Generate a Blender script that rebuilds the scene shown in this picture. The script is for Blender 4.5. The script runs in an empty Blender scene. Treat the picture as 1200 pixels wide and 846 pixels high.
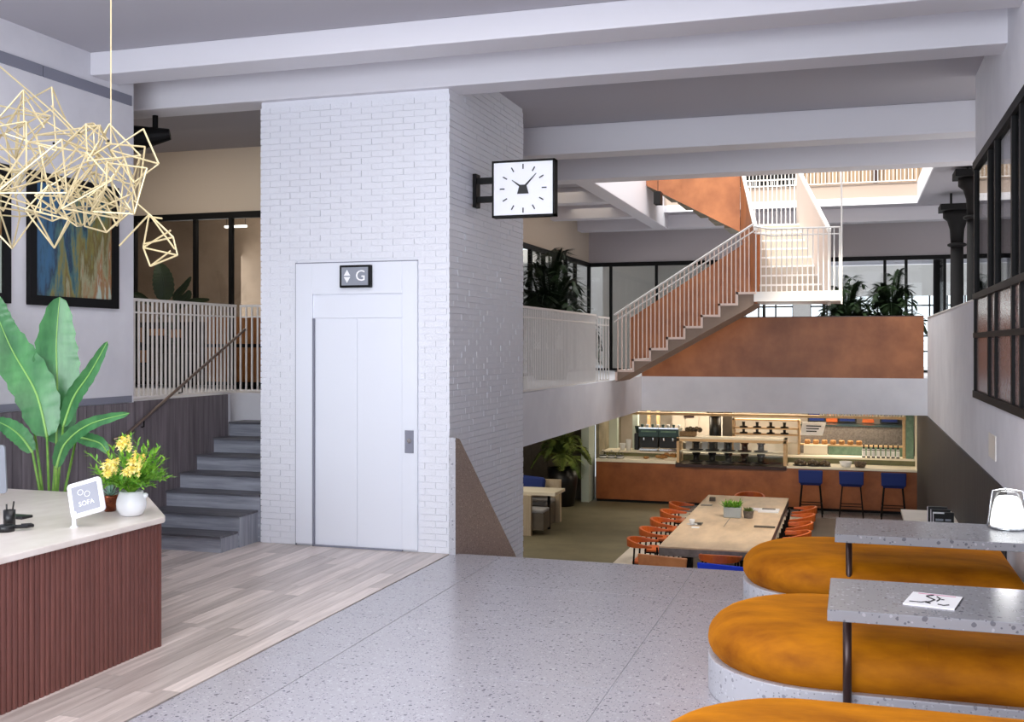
import bpy, bmesh, math, random
from mathutils import Vector, Matrix
S = bpy.context.scene
COL = S.collection
PI = math.pi
random.seed(7)

# ------------------------------------------------------------------ camera
YAW = math.radians(17.55); FPX = 1265.0; CZ = 2.0
cd = bpy.data.cameras.new('camera'); cam = bpy.data.objects.new('camera', cd); COL.objects.link(cam)
cam.location = (0, 0, CZ); cam.rotation_euler = (PI/2, 0, YAW)
cd.sensor_width = 36; cd.lens = 36*FPX/1200; cd.shift_y = -18/1200; cd.clip_end = 200
S.camera = cam
# ------------------------------------------------------------------ view
S.view_settings.view_transform = 'Standard'; S.view_settings.look = 'None'
S.view_settings.gamma = 1; S.view_settings.exposure = 0.0
S.cycles.max_bounces = 10; S.cycles.diffuse_bounces = 5; S.cycles.glossy_bounces = 4
S.cycles.transparent_max_bounces = 16; S.cycles.transmission_bounces = 6
S.cycles.sample_clamp_indirect = 6; S.cycles.caustics_reflective = False; S.cycles.caustics_refractive = False
# ------------------------------------------------------------------ sky
w = bpy.data.worlds.new('sky'); S.world = w; w.use_nodes = True
bg = w.node_tree.nodes['Background']; bg.inputs[0].default_value = (0.86, 0.93, 1.0, 1); bg.inputs[1].default_value = 2.2
# ------------------------------------------------------------------ sun, daylight, room lights and added fills
def area(name, loc, size, energy, color, direction):
    l = bpy.data.lights.new(name, 'AREA'); l.shape = 'RECTANGLE'; l.size, l.size_y = size; l.energy = energy; l.color = color
    o = bpy.data.objects.new(name, l); COL.objects.link(o); o.location = loc
    o.rotation_euler = Vector(direction).to_track_quat('-Z', 'Y').to_euler(); return o
sl = bpy.data.lights.new('sun', 'SUN'); sl.energy = 3.6; sl.angle = math.radians(2.5); sl.color = (1.0, 0.93, 0.84)
so = bpy.data.objects.new('sun', sl); COL.objects.link(so)
so.rotation_euler = Vector((0.22, 1.3, -1.0)).to_track_quat('-Z', 'Y').to_euler()
area('daylight_street_windows', (-2.9, -1.77, 2.15), (8.0, 3.3), 560, (0.9, 0.94, 1.0), (0, 1, -0.3))
area('hall_ceiling_panel', (-2.6, 5.2, 4.74), (4.5, 4.5), 170, (1.0, 0.97, 0.94), (0, 0, -1))  # added fill for the floor and bench tops, no fixture modelled
area('daylight_skylight', (-1.3, 19.0, 8.6), (5.0, 7.0), 560, (1.0, 0.96, 0.9), (0, 0, -1))
area('daylight_back_room', (-1.5, 29.3, 2.4), (8.0, 1.6), 160, (1.0, 0.97, 0.93), (0, -1, 0))
area('daylight_left_room', (-9.8, 18.0, 2.6), (8.0, 1.8), 120, (1.0, 0.97, 0.93), (1, 0, 0))
area('daylight_right_room', (4.6, 15.0, 3.0), (8.0, 1.8), 130, (1.0, 0.97, 0.93), (-1, 0, 0))  # added light for the right room, whose far wall has no window
area('cafe_ceiling_light', (-6.8, 18.0, 0.78), (2.0, 6.0), 70, (1.0, 0.9, 0.72), (0, 0, -1))
area('kitchen_ceiling_light', (-2.2, 26.0, 0.76), (6.0, 0.8), 165, (1.0, 0.86, 0.66), (0, -0.1, -1))
area('counter_ceiling_light', (-2.2, 22.6, 0.78), (6.0, 0.8), 90, (1.0, 0.86, 0.66), (0, 0.4, -1))
area('mezzanine_alcove_light', (-8.6, 11.6, 4.7), (2.2, 1.6), 44, (1.0, 0.9, 0.78), (0, 0.2, -1))
spl = bpy.data.lights.new('track_spotlight', 'SPOT'); spl.energy = 900; spl.color = (1.0, .88, .74); spl.spot_size = math.radians(52); spl.spot_blend = .8; spl.shadow_soft_size = .15  # spot added to brighten the long table, no fitting there
spo = bpy.data.objects.new('track_spotlight', spl); COL.objects.link(spo); spo.location = (.5, 15.95, 4.4); spo.rotation_euler = Vector((-2.4, 1.9, -5.25)).to_track_quat('-Z', 'Y').to_euler()
area('meeting_room_light', (-8.8, 14.8, 4.6), (2.0, 1.0), 28, (1.0, 0.88, 0.74), (0, 0, -1))
area('mezzanine_left_light', (-4.9, 19.0, 4.7), (0.8, 6.0), 12, (1.0, 0.86, 0.68), (0, 0, -1))

# ------------------------------------------------------------------ helpers
def ray(px, py):
    r = (px-600)/FPX; s, c = math.sin(YAW), math.cos(YAW)
    return Vector((-s+c*r, c+s*r, (405-py)/FPX))
def atY(px, py, Y): d = ray(px, py); return Vector((0, 0, CZ)) + d*(Y/d.y)
def atX(px, py, X): d = ray(px, py); return Vector((0, 0, CZ)) + d*(X/d.x)
def atZ(px, py, Z): d = ray(px, py); return Vector((0, 0, CZ)) + d*((Z-CZ)/d.z)

def lin(v):
    v /= 255.0
    return v/12.92 if v <= 0.04045 else ((v+0.055)/1.055)**2.4
def rgb(*c): return (lin(c[0]), lin(c[1]), lin(c[2]), 1)

def tag(o, label=None, cat=None, group=None, kind=None):
    if label: o['label'] = label
    if cat: o['category'] = cat
    if group: o['group'] = group
    if kind: o['kind'] = kind
    return o
def empty(name, loc, label=None, cat=None, group=None, rz=0, kind=None):
    o = bpy.data.objects.new(name, None); COL.objects.link(o); o.location = loc; o.rotation_euler = (0, 0, rz); o.empty_display_size = .1
    return tag(o, label, cat, group, kind)
def kids(o): return [c for c in bpy.data.objects if c.parent == o]
def copy_tree(o, ks=None, parent=None):
    c = o.copy(); COL.objects.link(c); c.parent = parent
    for ch in (kids(o) if ks is None else ks.get(o.name, [])):
        copy_tree(ch, ks, c)
    return c
def link(name, me, parent=None, loc=(0, 0, 0), rot=(0, 0, 0), scale=(1, 1, 1)):
    o = bpy.data.objects.new(name, me); COL.objects.link(o); o.parent = parent
    o.location = loc; o.rotation_euler = rot; o.scale = scale; return o

class MB:
    def __init__(s): s.v = []; s.f = []
    def add(s, vs, fs):
        n = len(s.v); s.v += [tuple(p) for p in vs]; s.f += [tuple(i+n for i in f) for f in fs]; return s
    def box(s, x0, y0, z0, x1, y1, z1, m=None):
        vs = [Vector(p) for p in ((x0,y0,z0),(x1,y0,z0),(x1,y1,z0),(x0,y1,z0),(x0,y0,z1),(x1,y0,z1),(x1,y1,z1),(x0,y1,z1))]
        if m: vs = [m @ p for p in vs]
        return s.add(vs, [(3,2,1,0),(4,5,6,7),(0,1,5,4),(1,2,6,5),(2,3,7,6),(3,0,4,7)])
    def prism(s, pts, a, b, axis='Z', m=None):
        # pts 2D (counter-clockwise looking down the axis), extruded from a to b along axis
        def P(u, v, t): return Vector({'Z': (u, v, t), 'Y': (u, t, v), 'X': (t, u, v)}[axis])
        n = len(pts); vs = [P(u, v, a) for u, v in pts] + [P(u, v, b) for u, v in pts]
        if m: vs = [m @ p for p in vs]
        fs = [tuple(range(n-1, -1, -1)), tuple(range(n, 2*n))] + [(i, (i+1) % n, (i+1) % n+n, i+n) for i in range(n)]
        return s.add(vs, fs)
    def cyl(s, p0, p1, r0, r1=None, n=12, caps=True):
        r1 = r0 if r1 is None else r1; p0 = Vector(p0); p1 = Vector(p1); d = (p1-p0).normalized()
        a = d.orthogonal().normalized(); b = d.cross(a)
        vs = [p0+(a*math.cos(2*PI*i/n)+b*math.sin(2*PI*i/n))*r0 for i in range(n)] + [p1+(a*math.cos(2*PI*i/n)+b*math.sin(2*PI*i/n))*r1 for i in range(n)]
        fs = [(i, (i+1) % n, (i+1) % n+n, i+n) for i in range(n)]
        if caps: fs += [tuple(range(n-1, -1, -1)), tuple(range(n, 2*n))]
        return s.add(vs, fs)
    def tube(s, pts, r, n=8):
        pts = [Vector(p) for p in pts]; rs = r if isinstance(r, (list, tuple)) else [r]*len(pts); up = None; vs = []
        for i, p in enumerate(pts):
            d = (pts[min(i+1, len(pts)-1)]-pts[max(i-1, 0)]).normalized()
            a = d.orthogonal().normalized() if up is None else (up-d*up.dot(d)).normalized()
            up = a; b = d.cross(a)
            vs += [p+(a*math.cos(2*PI*k/n)+b*math.sin(2*PI*k/n))*rs[i] for k in range(n)]
        fs = []
        for i in range(len(pts)-1):
            for k in range(n): fs.append((i*n+k, i*n+(k+1) % n, (i+1)*n+(k+1) % n, (i+1)*n+k))
        fs += [tuple(range(n-1, -1, -1)), tuple(range((len(pts)-1)*n, len(pts)*n))]
        return s.add(vs, fs)
    def lathe(s, prof, c=(0, 0, 0), n=24):
        vs = []; fs = []
        for r, z in prof:
            vs += [(c[0]+r*math.cos(2*PI*k/n), c[1]+r*math.sin(2*PI*k/n), c[2]+z) for k in range(n)]
        for i in range(len(prof)-1):
            for k in range(n): fs.append((i*n+k, i*n+(k+1) % n, (i+1)*n+(k+1) % n, (i+1)*n+k))
        fs += [tuple(range(n-1, -1, -1)), tuple(range((len(prof)-1)*n, len(prof)*n))]
        return s.add(vs, fs)
    def ball(s, c, r, n=8, sq=(1, 1, 1)):
        prof = [(max(1e-4, math.sin(PI*i/n))*r, -math.cos(PI*i/n)*r*sq[2]) for i in range(n+1)]
        n0 = len(s.v); s.lathe(prof, (0, 0, 0), n*2)
        for i in range(n0, len(s.v)): x, y, z = s.v[i]; s.v[i] = (x*sq[0]+c[0], y*sq[1]+c[1], z+c[2])
        return s
    def mesh(s, name, mat, origin=(0, 0, 0), smooth=False):
        me = bpy.data.meshes.new(name); ox, oy, oz = origin
        me.from_pydata([(x-ox, y-oy, z-oz) for x, y, z in s.v], [], s.f)
        bm = bmesh.new(); bm.from_mesh(me); bmesh.ops.recalc_face_normals(bm, faces=bm.faces); bm.to_mesh(me); bm.free()
        if mat: me.materials.append(mat)
        if smooth: me.polygons.foreach_set('use_smooth', [True]*len(me.polygons))
        me.update(); return me
    def build(s, name, mat, parent=None, smooth=False, bevel=0, origin=None):
        """World coordinates in; a parent that is an unrotated Empty or mesh at its own location is subtracted."""
        if parent is not None: og = parent.matrix_basis.translation if parent.parent is None else parent.matrix_basis.translation+parent.parent.matrix_basis.translation
        else: og = Vector(origin) if origin is not None else Vector((0, 0, 0))
        o = bpy.data.objects.new(name, s.mesh(name, mat, og, smooth)); COL.objects.link(o); o.parent = parent
        if parent is None: o.location = og
        if bevel:
            b = o.modifiers.new('bevel', 'BEVEL'); b.width = bevel; b.segments = 2; b.limit_method = 'ANGLE'; b.angle_limit = math.radians(40)
        return o
def box(name, b, mat, parent=None, bevel=0, **k): return MB().box(*b).build(name, mat, parent, bevel=bevel, **k)
def struct(o, label, cat): return tag(o, label, cat, kind='structure')

# ------------------------------------------------------------------ materials
def new_mat(name):
    m = bpy.data.materials.new(name); m.use_nodes = True; return m, m.node_tree.nodes, m.node_tree.links, m.node_tree.nodes['Principled BSDF']
def mat(name, c, rough=.5, metal=0, c2=None, scale=5, detail=4, bump=0, bscale=40, stretch=None, spec=.5, emit=None, es=0, rnd=0, lo=.35, hi=.65, sheen=0, coat=0):
    m, N, L, P = new_mat(name)
    P.inputs['Roughness'].default_value = rough; P.inputs['Metallic'].default_value = metal; P.inputs['Specular IOR Level'].default_value = spec
    if sheen: P.inputs['Sheen Weight'].default_value = sheen; P.inputs['Sheen Tint'].default_value = c; P.inputs['Sheen Roughness'].default_value = .4
    if coat: P.inputs['Coat Weight'].default_value = coat; P.inputs['Coat Roughness'].default_value = .15
    P.inputs['Base Color'].default_value = c
    tc = N.new('ShaderNodeTexCoord'); mp = N.new('ShaderNodeMapping'); L.new(tc.outputs['Object'], mp.inputs[0])
    if stretch: mp.inputs['Scale'].default_value = stretch
    col = None
    if c2:
        n = N.new('ShaderNodeTexNoise'); n.inputs['Scale'].default_value = scale; n.inputs['Detail'].default_value = detail; n.inputs['Roughness'].default_value = .6
        L.new(mp.outputs[0], n.inputs['Vector'])
        r = N.new('ShaderNodeValToRGB'); r.color_ramp.elements[0].position = lo; r.color_ramp.elements[1].position = hi
        r.color_ramp.elements[0].color = c; r.color_ramp.elements[1].color = c2
        L.new(n.outputs['Fac'], r.inputs[0]); col = r.outputs[0]
    if rnd:
        oi = N.new('ShaderNodeObjectInfo'); mr = N.new('ShaderNodeMapRange'); mr.inputs[3].default_value = 1-rnd; mr.inputs[4].default_value = 1+rnd
        L.new(oi.outputs['Random'], mr.inputs[0]); mx = N.new('ShaderNodeMix'); mx.data_type = 'RGBA'; mx.blend_type = 'MULTIPLY'; mx.inputs[0].default_value = 1
        if col: L.new(col, mx.inputs[6])
        else: mx.inputs[6].default_value = c
        L.new(mr.outputs[0], mx.inputs[7]); col = mx.outputs[2]
        if c2:
            ad = N.new('ShaderNodeVectorMath'); ad.operation = 'ADD'; sc_ = N.new('ShaderNodeMath'); sc_.operation = 'MULTIPLY'; sc_.inputs[1].default_value = 37
            L.new(oi.outputs['Random'], sc_.inputs[0]); L.new(tc.outputs['Object'], ad.inputs[0]); L.new(sc_.outputs[0], ad.inputs[1]); L.new(ad.outputs[0], mp.inputs[0])
    if col: L.new(col, P.inputs['Base Color'])
    if bump:
        n2 = N.new('ShaderNodeTexNoise'); n2.inputs['Scale'].default_value = bscale; n2.inputs['Detail'].default_value = 3
        L.new(mp.outputs[0], n2.inputs['Vector']); b = N.new('ShaderNodeBump'); b.inputs['Strength'].default_value = bump; b.inputs['Distance'].default_value = .01
        L.new(n2.outputs['Fac'], b.inputs['Height']); L.new(b.outputs[0], P.inputs['Normal'])
    if emit: P.inputs['Emission Color'].default_value = emit; P.inputs['Emission Strength'].default_value = es
    return m
def terrazzo(name, base, dark, light, scale=38, rough=.3, spec=.5, dens=0.0):
    m, N, L, P = new_mat(name); P.inputs['Roughness'].default_value = rough; P.inputs['Specular IOR Level'].default_value = spec
    tc = N.new('ShaderNodeTexCoord'); prev = base; last = None
    n0 = N.new('ShaderNodeTexNoise'); n0.inputs['Scale'].default_value = 1.7; n0.inputs['Detail'].default_value = 5; L.new(tc.outputs['Object'], n0.inputs['Vector'])
    mx0 = N.new('ShaderNodeMix'); mx0.data_type = 'RGBA'; mx0.inputs[6].default_value = base; mx0.inputs[7].default_value = tuple(c*.86 for c in base[:3])+(1,)
    L.new(n0.outputs['Fac'], mx0.inputs[0]); last = mx0.outputs[2]
    nd = N.new('ShaderNodeTexNoise'); nd.inputs['Scale'].default_value = scale*.8; L.new(tc.outputs['Object'], nd.inputs['Vector'])
    for sc, colr, th, keep in ((scale, dark, .30, .72), (scale*1.7, light, .34, .62), (scale*2.6, dark, .34, .7), (scale*.55, light, .22, .86)):
        off = N.new('ShaderNodeVectorMath'); off.operation = 'MULTIPLY_ADD'; off.inputs[1].default_value = (.02, .02, .02); L.new(nd.outputs['Color'], off.inputs[0]); L.new(tc.outputs['Object'], off.inputs[2])
        v = N.new('ShaderNodeTexVoronoi'); v.inputs['Scale'].default_value = sc; L.new(off.outputs[0], v.inputs['Vector'])
        lt = N.new('ShaderNodeMath'); lt.operation = 'LESS_THAN'; lt.inputs[1].default_value = th; L.new(v.outputs['Distance'], lt.inputs[0])
        sp = N.new('ShaderNodeSeparateColor'); L.new(v.outputs['Color'], sp.inputs[0])
        gt = N.new('ShaderNodeMath'); gt.operation = 'GREATER_THAN'; gt.inputs[1].default_value = keep+dens; L.new(sp.outputs[0], gt.inputs[0])
        mu = N.new('ShaderNodeMath'); mu.operation = 'MULTIPLY'; L.new(lt.outputs[0], mu.inputs[0]); L.new(gt.outputs[0], mu.inputs[1])
        mx = N.new('ShaderNodeMix'); mx.data_type = 'RGBA'; L.new(mu.outputs[0], mx.inputs[0]); L.new(last, mx.inputs[6]); mx.inputs[7].default_value = colr; last = mx.outputs[2]
    L.new(last, P.inputs['Base Color']); return m
def wood(name, c1, c2, axis='Y', rough=.45, rnd=.2, scale=6):
    st = {'Y': (1, .06, 1), 'X': (.06, 1, 1), 'Z': (1, 1, .06)}[axis]
    return mat(name, c1, rough, c2=c2, scale=scale*4, stretch=st, rnd=rnd, bump=.15, bscale=60, lo=.3, hi=.7)
def glass(name, tint=(1, 1, 1, 1), refl=.12):
    m, N, L, P = new_mat(name); N.remove(P)
    t = N.new('ShaderNodeBsdfTransparent'); t.inputs[0].default_value = tint
    g = N.new('ShaderNodeBsdfGlossy'); g.inputs['Roughness'].default_value = .02
    lw = N.new('ShaderNodeLayerWeight'); lw.inputs[0].default_value = .25
    mr = N.new('ShaderNodeMapRange'); mr.inputs[3].default_value = refl*.4; mr.inputs[4].default_value = min(1, refl*5)
    L.new(lw.outputs['Fresnel'], mr.inputs[0]); mx = N.new('ShaderNodeMixShader'); L.new(mr.outputs[0], mx.inputs[0]); L.new(t.outputs[0], mx.inputs[1]); L.new(g.outputs[0], mx.inputs[2])
    L.new(mx.outputs[0], N['Material Output'].inputs[0]); return m

M = {}
M['white'] = mat('white_plaster', rgb(226, 226, 232), .7, c2=rgb(214, 214, 221), scale=1.2)
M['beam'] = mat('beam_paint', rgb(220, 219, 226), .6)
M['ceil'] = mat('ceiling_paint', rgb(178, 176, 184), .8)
M['beige'] = mat('beige_plaster', rgb(205, 192, 176), .8)
M['brickpaint'] = mat('painted_brick', rgb(226, 228, 236), .55, bump=.5, bscale=70)
M['joint'] = mat('painted_mortar', rgb(226, 228, 236), .8, bump=.4, bscale=50)
M['doorpaint'] = mat('lift_door_paint', rgb(226, 230, 240), .35)
M['greystrip'] = mat('grey_trim', rgb(128, 130, 144), .5)
M['copper'] = mat('copper_plaster', rgb(134, 78, 44), .45, c2=rgb(172, 108, 66), scale=1.6, detail=6, bump=.08, bscale=12, rnd=0)
M['copperdark'] = mat('copper_counter', rgb(128, 70, 32), .4, c2=rgb(160, 94, 50), scale=2.2, detail=6)
M['black'] = mat('black_metal', rgb(12, 12, 14), .55, spec=.2)
M['iron'] = mat('cast_iron', rgb(26, 25, 26), .7, bump=.2, spec=.2)
M['whitemetal'] = mat('white_painted_steel', rgb(228, 224, 220), .35)
M['floorwood'] = wood('grey_oak', rgb(180, 167, 161), rgb(222, 210, 204), 'Y', .3, .3)
M['stairwood'] = wood('stair_oak', rgb(118, 121, 132), rgb(170, 174, 186), 'X', .4, .1)
M['treadwood'] = wood('dark_tread_oak', rgb(70, 70, 78), rgb(104, 104, 112), 'X', .45, .1)
M['capwood'] = wood('stair_end_oak', rgb(112, 115, 126), rgb(156, 160, 170), 'Z', .4, .1)
M['panelwood'] = wood('dark_wall_oak', rgb(92, 85, 90), rgb(130, 122, 128), 'Z', .5, .12)
M['cafepanel'] = wood('dark_cafe_oak', rgb(34, 34, 38), rgb(50, 50, 55), 'Z', .6, .1)
M['terr'] = terrazzo('terrazzo_floor', rgb(182, 180, 188), rgb(120, 118, 128), rgb(194, 192, 200), 30, .22, dens=.06)
M['terrtop'] = terrazzo('terrazzo_table', rgb(140, 141, 147), rgb(98, 100, 108), rgb(160, 160, 168), 24, .2, dens=.12)
M['terrbase'] = terrazzo('terrazzo_plinth', rgb(190, 190, 197), rgb(140, 140, 148), rgb(200, 200, 206), 28, .4, dens=.13)
M['terrbrown'] = terrazzo('terrazzo_brown', rgb(168, 150, 140), rgb(96, 86, 80), rgb(210, 198, 186), 30, .35)
M['limestone'] = mat('desk_stone', rgb(214, 204, 196), .35, c2=rgb(234, 226, 220), scale=3, stretch=(1, .5, 1), detail=6)
M['deskwood'] = wood('desk_rib', rgb(98, 58, 52), rgb(118, 72, 64), 'Z', .45, .05)
M['velvet'] = mat('mustard_velvet', rgb(200, 124, 6), .7, c2=rgb(128, 68, 2), scale=4.5, detail=6, bump=.15, bscale=25, sheen=.7, stretch=(.4, 1, 1), spec=.2, lo=.3, hi=.7)
M['brownmetal'] = mat('brown_post', rgb(60, 42, 40), .3, metal=.4)
M['brass'] = mat('champagne_brass', rgb(214, 198, 156), .35, metal=.3)
M['navy'] = mat('blue_fabric', rgb(14, 40, 110), .8)
M['blue'] = mat('bright_blue_fabric', rgb(18, 60, 215), .8)
M['orange'] = mat('orange_leather', rgb(214, 106, 42), .45, c2=rgb(190, 84, 30), scale=6)
M['tan'] = mat('tan_leather', rgb(204, 132, 76), .45, c2=rgb(184, 112, 60), scale=6)
M['olive'] = mat('olive_floor', rgb(112, 106, 84), .6, c2=rgb(98, 92, 72), scale=2)
M['stonefloor'] = mat('cream_stone', rgb(206, 198, 188), .4, c2=rgb(190, 182, 172), scale=2)
M['darkfloor'] = mat('dark_tile', rgb(86, 80, 76), .35, c2=rgb(70, 66, 64), scale=2)
M['tabletop'] = mat('travertine', rgb(222, 194, 160), .4, c2=rgb(194, 168, 138), scale=4, stretch=(1, .35, 1), detail=7)
M['tableside'] = mat('table_edge', rgb(130, 124, 122), .4, c2=rgb(100, 95, 92), scale=8)
M['slat'] = wood('tan_slats', rgb(150, 124, 96), rgb(172, 146, 116), 'Z', .6, .08)
M['tanwall'] = mat('tan_wall', rgb(166, 146, 128), .7, c2=rgb(144, 126, 110), scale=2)
M['glass'] = glass('clear_glass', (.95, .97, .97, 1), .08)
M['glassdark'] = glass('grey_glass', (.72, .72, .74, 1), .14)
M['pink'] = mat('rose_grey_panel', rgb(142, 120, 116), .25, c2=rgb(128, 106, 102), scale=14)  # reflection in the lower glass put into a solid colour
M['leaf'] = mat('banana_leaf', rgb(18, 82, 46), .32, c2=rgb(96, 168, 100), scale=7, stretch=(1, 1, .3), lo=.2, hi=.85, spec=.6)
M['leafdark'] = mat('palm_leaf', rgb(58, 86, 34), .5, c2=rgb(150, 166, 84), scale=2)
M['leafdeep'] = mat('shade_leaf', rgb(18, 34, 16), .5, c2=rgb(34, 54, 24), scale=2)  # near black green paints the palms' backlit silhouettes
M['midrib'] = mat('leaf_midrib', rgb(150, 200, 110), .4)
M['stem'] = mat('leaf_stem', rgb(96, 150, 56), .4, c2=rgb(140, 184, 84), scale=8)
M['herb'] = mat('bright_foliage', rgb(74, 144, 40), .5, c2=rgb(146, 194, 62), scale=20)
M['yellow'] = mat('yellow_petal', rgb(248, 224, 96), .5, c2=rgb(252, 240, 170), scale=30)
M['succ'] = mat('succulent', rgb(140, 176, 158), .5)
M['ceramic'] = mat('white_ceramic', rgb(238, 240, 244), .2)
M['copperpot'] = mat('hammered_copper', rgb(150, 84, 58), .25, metal=.8, c2=rgb(90, 44, 30), scale=30)
M['blackplastic'] = mat('black_plastic', rgb(14, 14, 18), .35)
M['whiteplastic'] = mat('white_plastic', rgb(240, 240, 246), .3)
M['screen'] = mat('grey_screen', rgb(150, 152, 162), .2)
M['signgrey'] = mat('sign_face', rgb(140, 145, 156), .3)
M['white_print'] = mat('white_print', rgb(245, 245, 248), .5)
M['black_print'] = mat('black_print', rgb(16, 16, 20), .5)
M['pink_print'] = mat('pink_print', rgb(206, 120, 160), .5)
M['paper'] = mat('magazine_paper', rgb(236, 230, 238), .4)
M['clockface'] = mat('clock_face', rgb(244, 246, 252), .3, emit=(.9, .94, 1, 1), es=.08)  # faint emission added to brighten the face
M['lampglow'] = mat('lamp_glow', rgb(255, 255, 255), .4, emit=(1, .98, .95, 1), es=1.3)
M['tube_light'] = mat('lit_tube', rgb(255, 255, 255), .4, emit=(1, .93, .85, 1), es=3)
M['creamwood'] = wood('blond_wood', rgb(196, 160, 118), rgb(214, 182, 140), 'X', .5, .1)
M['tile'] = mat('kitchen_tile', rgb(196, 186, 174), .4, c2=rgb(180, 170, 158), scale=1.5)
M['olivetile'] = mat('olive_tile', rgb(118, 116, 70), .4, c2=rgb(100, 100, 58), scale=6)
M['greentile'] = mat('green_tile', rgb(96, 128, 108), .4, c2=rgb(120, 150, 128), scale=10)
M['mottled'] = mat('mottled_stone', rgb(96, 90, 86), .5, c2=rgb(124, 118, 112), scale=24)
M['counterwhite'] = mat('white_counter', rgb(240, 232, 214), .35)
M['steel'] = mat('dark_steel', rgb(60, 78, 76), .3, metal=.6)
M['chrome'] = mat('chrome', rgb(220, 222, 226), .15, metal=1)
M['food'] = mat('baked_food', rgb(190, 140, 80), .6, c2=rgb(120, 80, 44), scale=20)
M['darkfood'] = mat('dark_food', rgb(58, 48, 40), .6, c2=rgb(110, 92, 70), scale=18)
M['basket'] = mat('woven_basket', rgb(150, 120, 84), .7, c2=rgb(110, 84, 56), scale=40)
M['couchwood'] = wood('oak_veneer', rgb(176, 158, 134), rgb(196, 180, 156), 'Z', .5, .05)
M['greycushion'] = mat('grey_cushion', rgb(150, 150, 156), .8)
M['greenpost'] = mat('pale_green_paint', rgb(196, 208, 200), .5)
M['brownwall'] = mat('brown_wall', rgb(100, 90, 78), .6, c2=rgb(84, 76, 66), scale=3)
M['concrete'] = mat('streaked_concrete', rgb(150, 140, 118), .6, c2=rgb(116, 108, 90), scale=3)
M['pinkwhite'] = mat('warm_white_steel', rgb(232, 206, 192), .4)  # warm bounce from the copper tinted into white steel
M['fascia'] = mat('fascia_paint', rgb(176, 160, 148), .8)
M['treadpaint'] = mat('upper_riser', rgb(176, 164, 150), .6)
M['guardpaint'] = mat('upper_guard_paint', rgb(206, 196, 188), .6)
M['bulk'] = mat('bulkhead_paint', rgb(184, 178, 182), .8)
M['offwhite'] = mat('room_wall', rgb(222, 218, 212), .8)
# painting: soft vertical streaks of blue, teal, ochre
def painting(name, offs):
    m, N, L, P = new_mat(name); P.inputs['Roughness'].default_value = .35
    tc = N.new('ShaderNodeTexCoord'); mp = N.new('ShaderNodeMapping'); mp.inputs['Location'].default_value = offs; mp.inputs['Scale'].default_value = (1, 2.2, .42)
    L.new(tc.outputs['Object'], mp.inputs[0])
    n = N.new('ShaderNodeTexNoise'); n.inputs['Scale'].default_value = 3.4; n.inputs['Detail'].default_value = 8; n.inputs['Roughness'].default_value = .65; L.new(mp.outputs[0], n.inputs['Vector'])
    sx = N.new('ShaderNodeSeparateXYZ'); L.new(tc.outputs['Object'], sx.inputs[0])
    ad = N.new('ShaderNodeMath'); ad.operation = 'MULTIPLY_ADD'; ad.inputs[1].default_value = -.32; L.new(sx.outputs['Z'], ad.inputs[0]); L.new(n.outputs['Fac'], ad.inputs[2])
    ad2 = N.new('ShaderNodeMath'); ad2.operation = 'MULTIPLY_ADD'; ad2.inputs[1].default_value = .42; L.new(sx.outputs['Y'], ad2.inputs[0]); L.new(ad.outputs[0], ad2.inputs[2])
    r = N.new('ShaderNodeValToRGB'); e = r.color_ramp.elements
    e[0].position = .22; e[0].color = rgb(38, 90, 134); e[1].position = .85; e[1].color = rgb(176, 190, 176)
    for p, c in ((.34, (44, 92, 124)), (.42, (22, 46, 70)), (.49, (62, 104, 108)), (.56, (128, 122, 64)), (.63, (104, 88, 42)), (.7, (150, 152, 120)), (.79, (150, 100, 56))):
        x = e.new(p); x.color = rgb(*c)
    L.new(ad2.outputs[0], r.inputs[0]); L.new(r.outputs[0], P.inputs['Base Color']); return m
M['painting'] = painting('abstract_painting', (0, .3, 0)); M['painting2'] = painting('abstract_painting_b', (3, 2, 1))

def text(name, body, size, loc, rot, m, parent=None, ext=.001, align='CENTER'):
    cu = bpy.data.curves.new(name, 'FONT'); cu.body = body; cu.size = size; cu.extrude = ext; cu.align_x = align; cu.align_y = 'CENTER'; cu.resolution_u = 3
    tmp = bpy.data.objects.new(name+'_curve', cu); COL.objects.link(tmp); bpy.context.view_layer.update()
    me = bpy.data.meshes.new_from_object(tmp.evaluated_get(bpy.context.evaluated_depsgraph_get()))
    bpy.data.objects.remove(tmp); me.materials.clear(); me.materials.append(m)
    o = bpy.data.objects.new(name, me); COL.objects.link(o); o.parent = parent; o.location = loc; o.rotation_euler = rot; return o
# ================================================================== SETTING
XL, XR = -6.9, 1.2          # left wall, right wall of the entrance hall
LX, LX0 = -3.7, -5.75       # lift shaft right and left face
FY, LB = 9.70, 12.13        # edge of the entrance floor / front of the shaft, back of the shaft
MZ, MB_, LO = 1.44, 0.81, -1.6   # mezzanine floor, its underside, lower floor
CE = 4.78                   # ceiling

# --- entrance floor: grey oak planks left, terrazzo slabs right
f = box('floor', (XL, -3, -.25, LX, FY, -.012), M['joint']); struct(f, 'pale grey oak plank floor between reception desk, steps and lift', 'floor')
y0, plank_meshes = -3, {}
for r in range(24):
    w_ = (LX-XL)/24; x = XL+r*w_; y = 1.6-random.random()*1.4
    while y < FY:
        ln = random.choice((1.1, 1.4, 1.7)); e = min(y+ln, FY)
        if FY-e < .25: e = FY
        L_ = round(e-y, 3)
        if L_ not in plank_meshes: plank_meshes[L_] = MB().box(.0015, .0015, -.012, w_-.0015, L_-.0015, 0).mesh('plank', M['floorwood'])
        link('plank', plank_meshes[L_], f, (x, y, 0)); y = e
fs = box('floor', (XL, FY, -.25, LX0, 11.2, -.012), M['floorwood']); struct(fs, 'oak floor strip under the grey wooden steps', 'floor')
t = box('floor', (LX, -3, -.25, XR, FY+.05, -.012), M['black']); struct(t, 'grey speckled terrazzo floor of large slabs ending above the cafe', 'floor')
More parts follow.
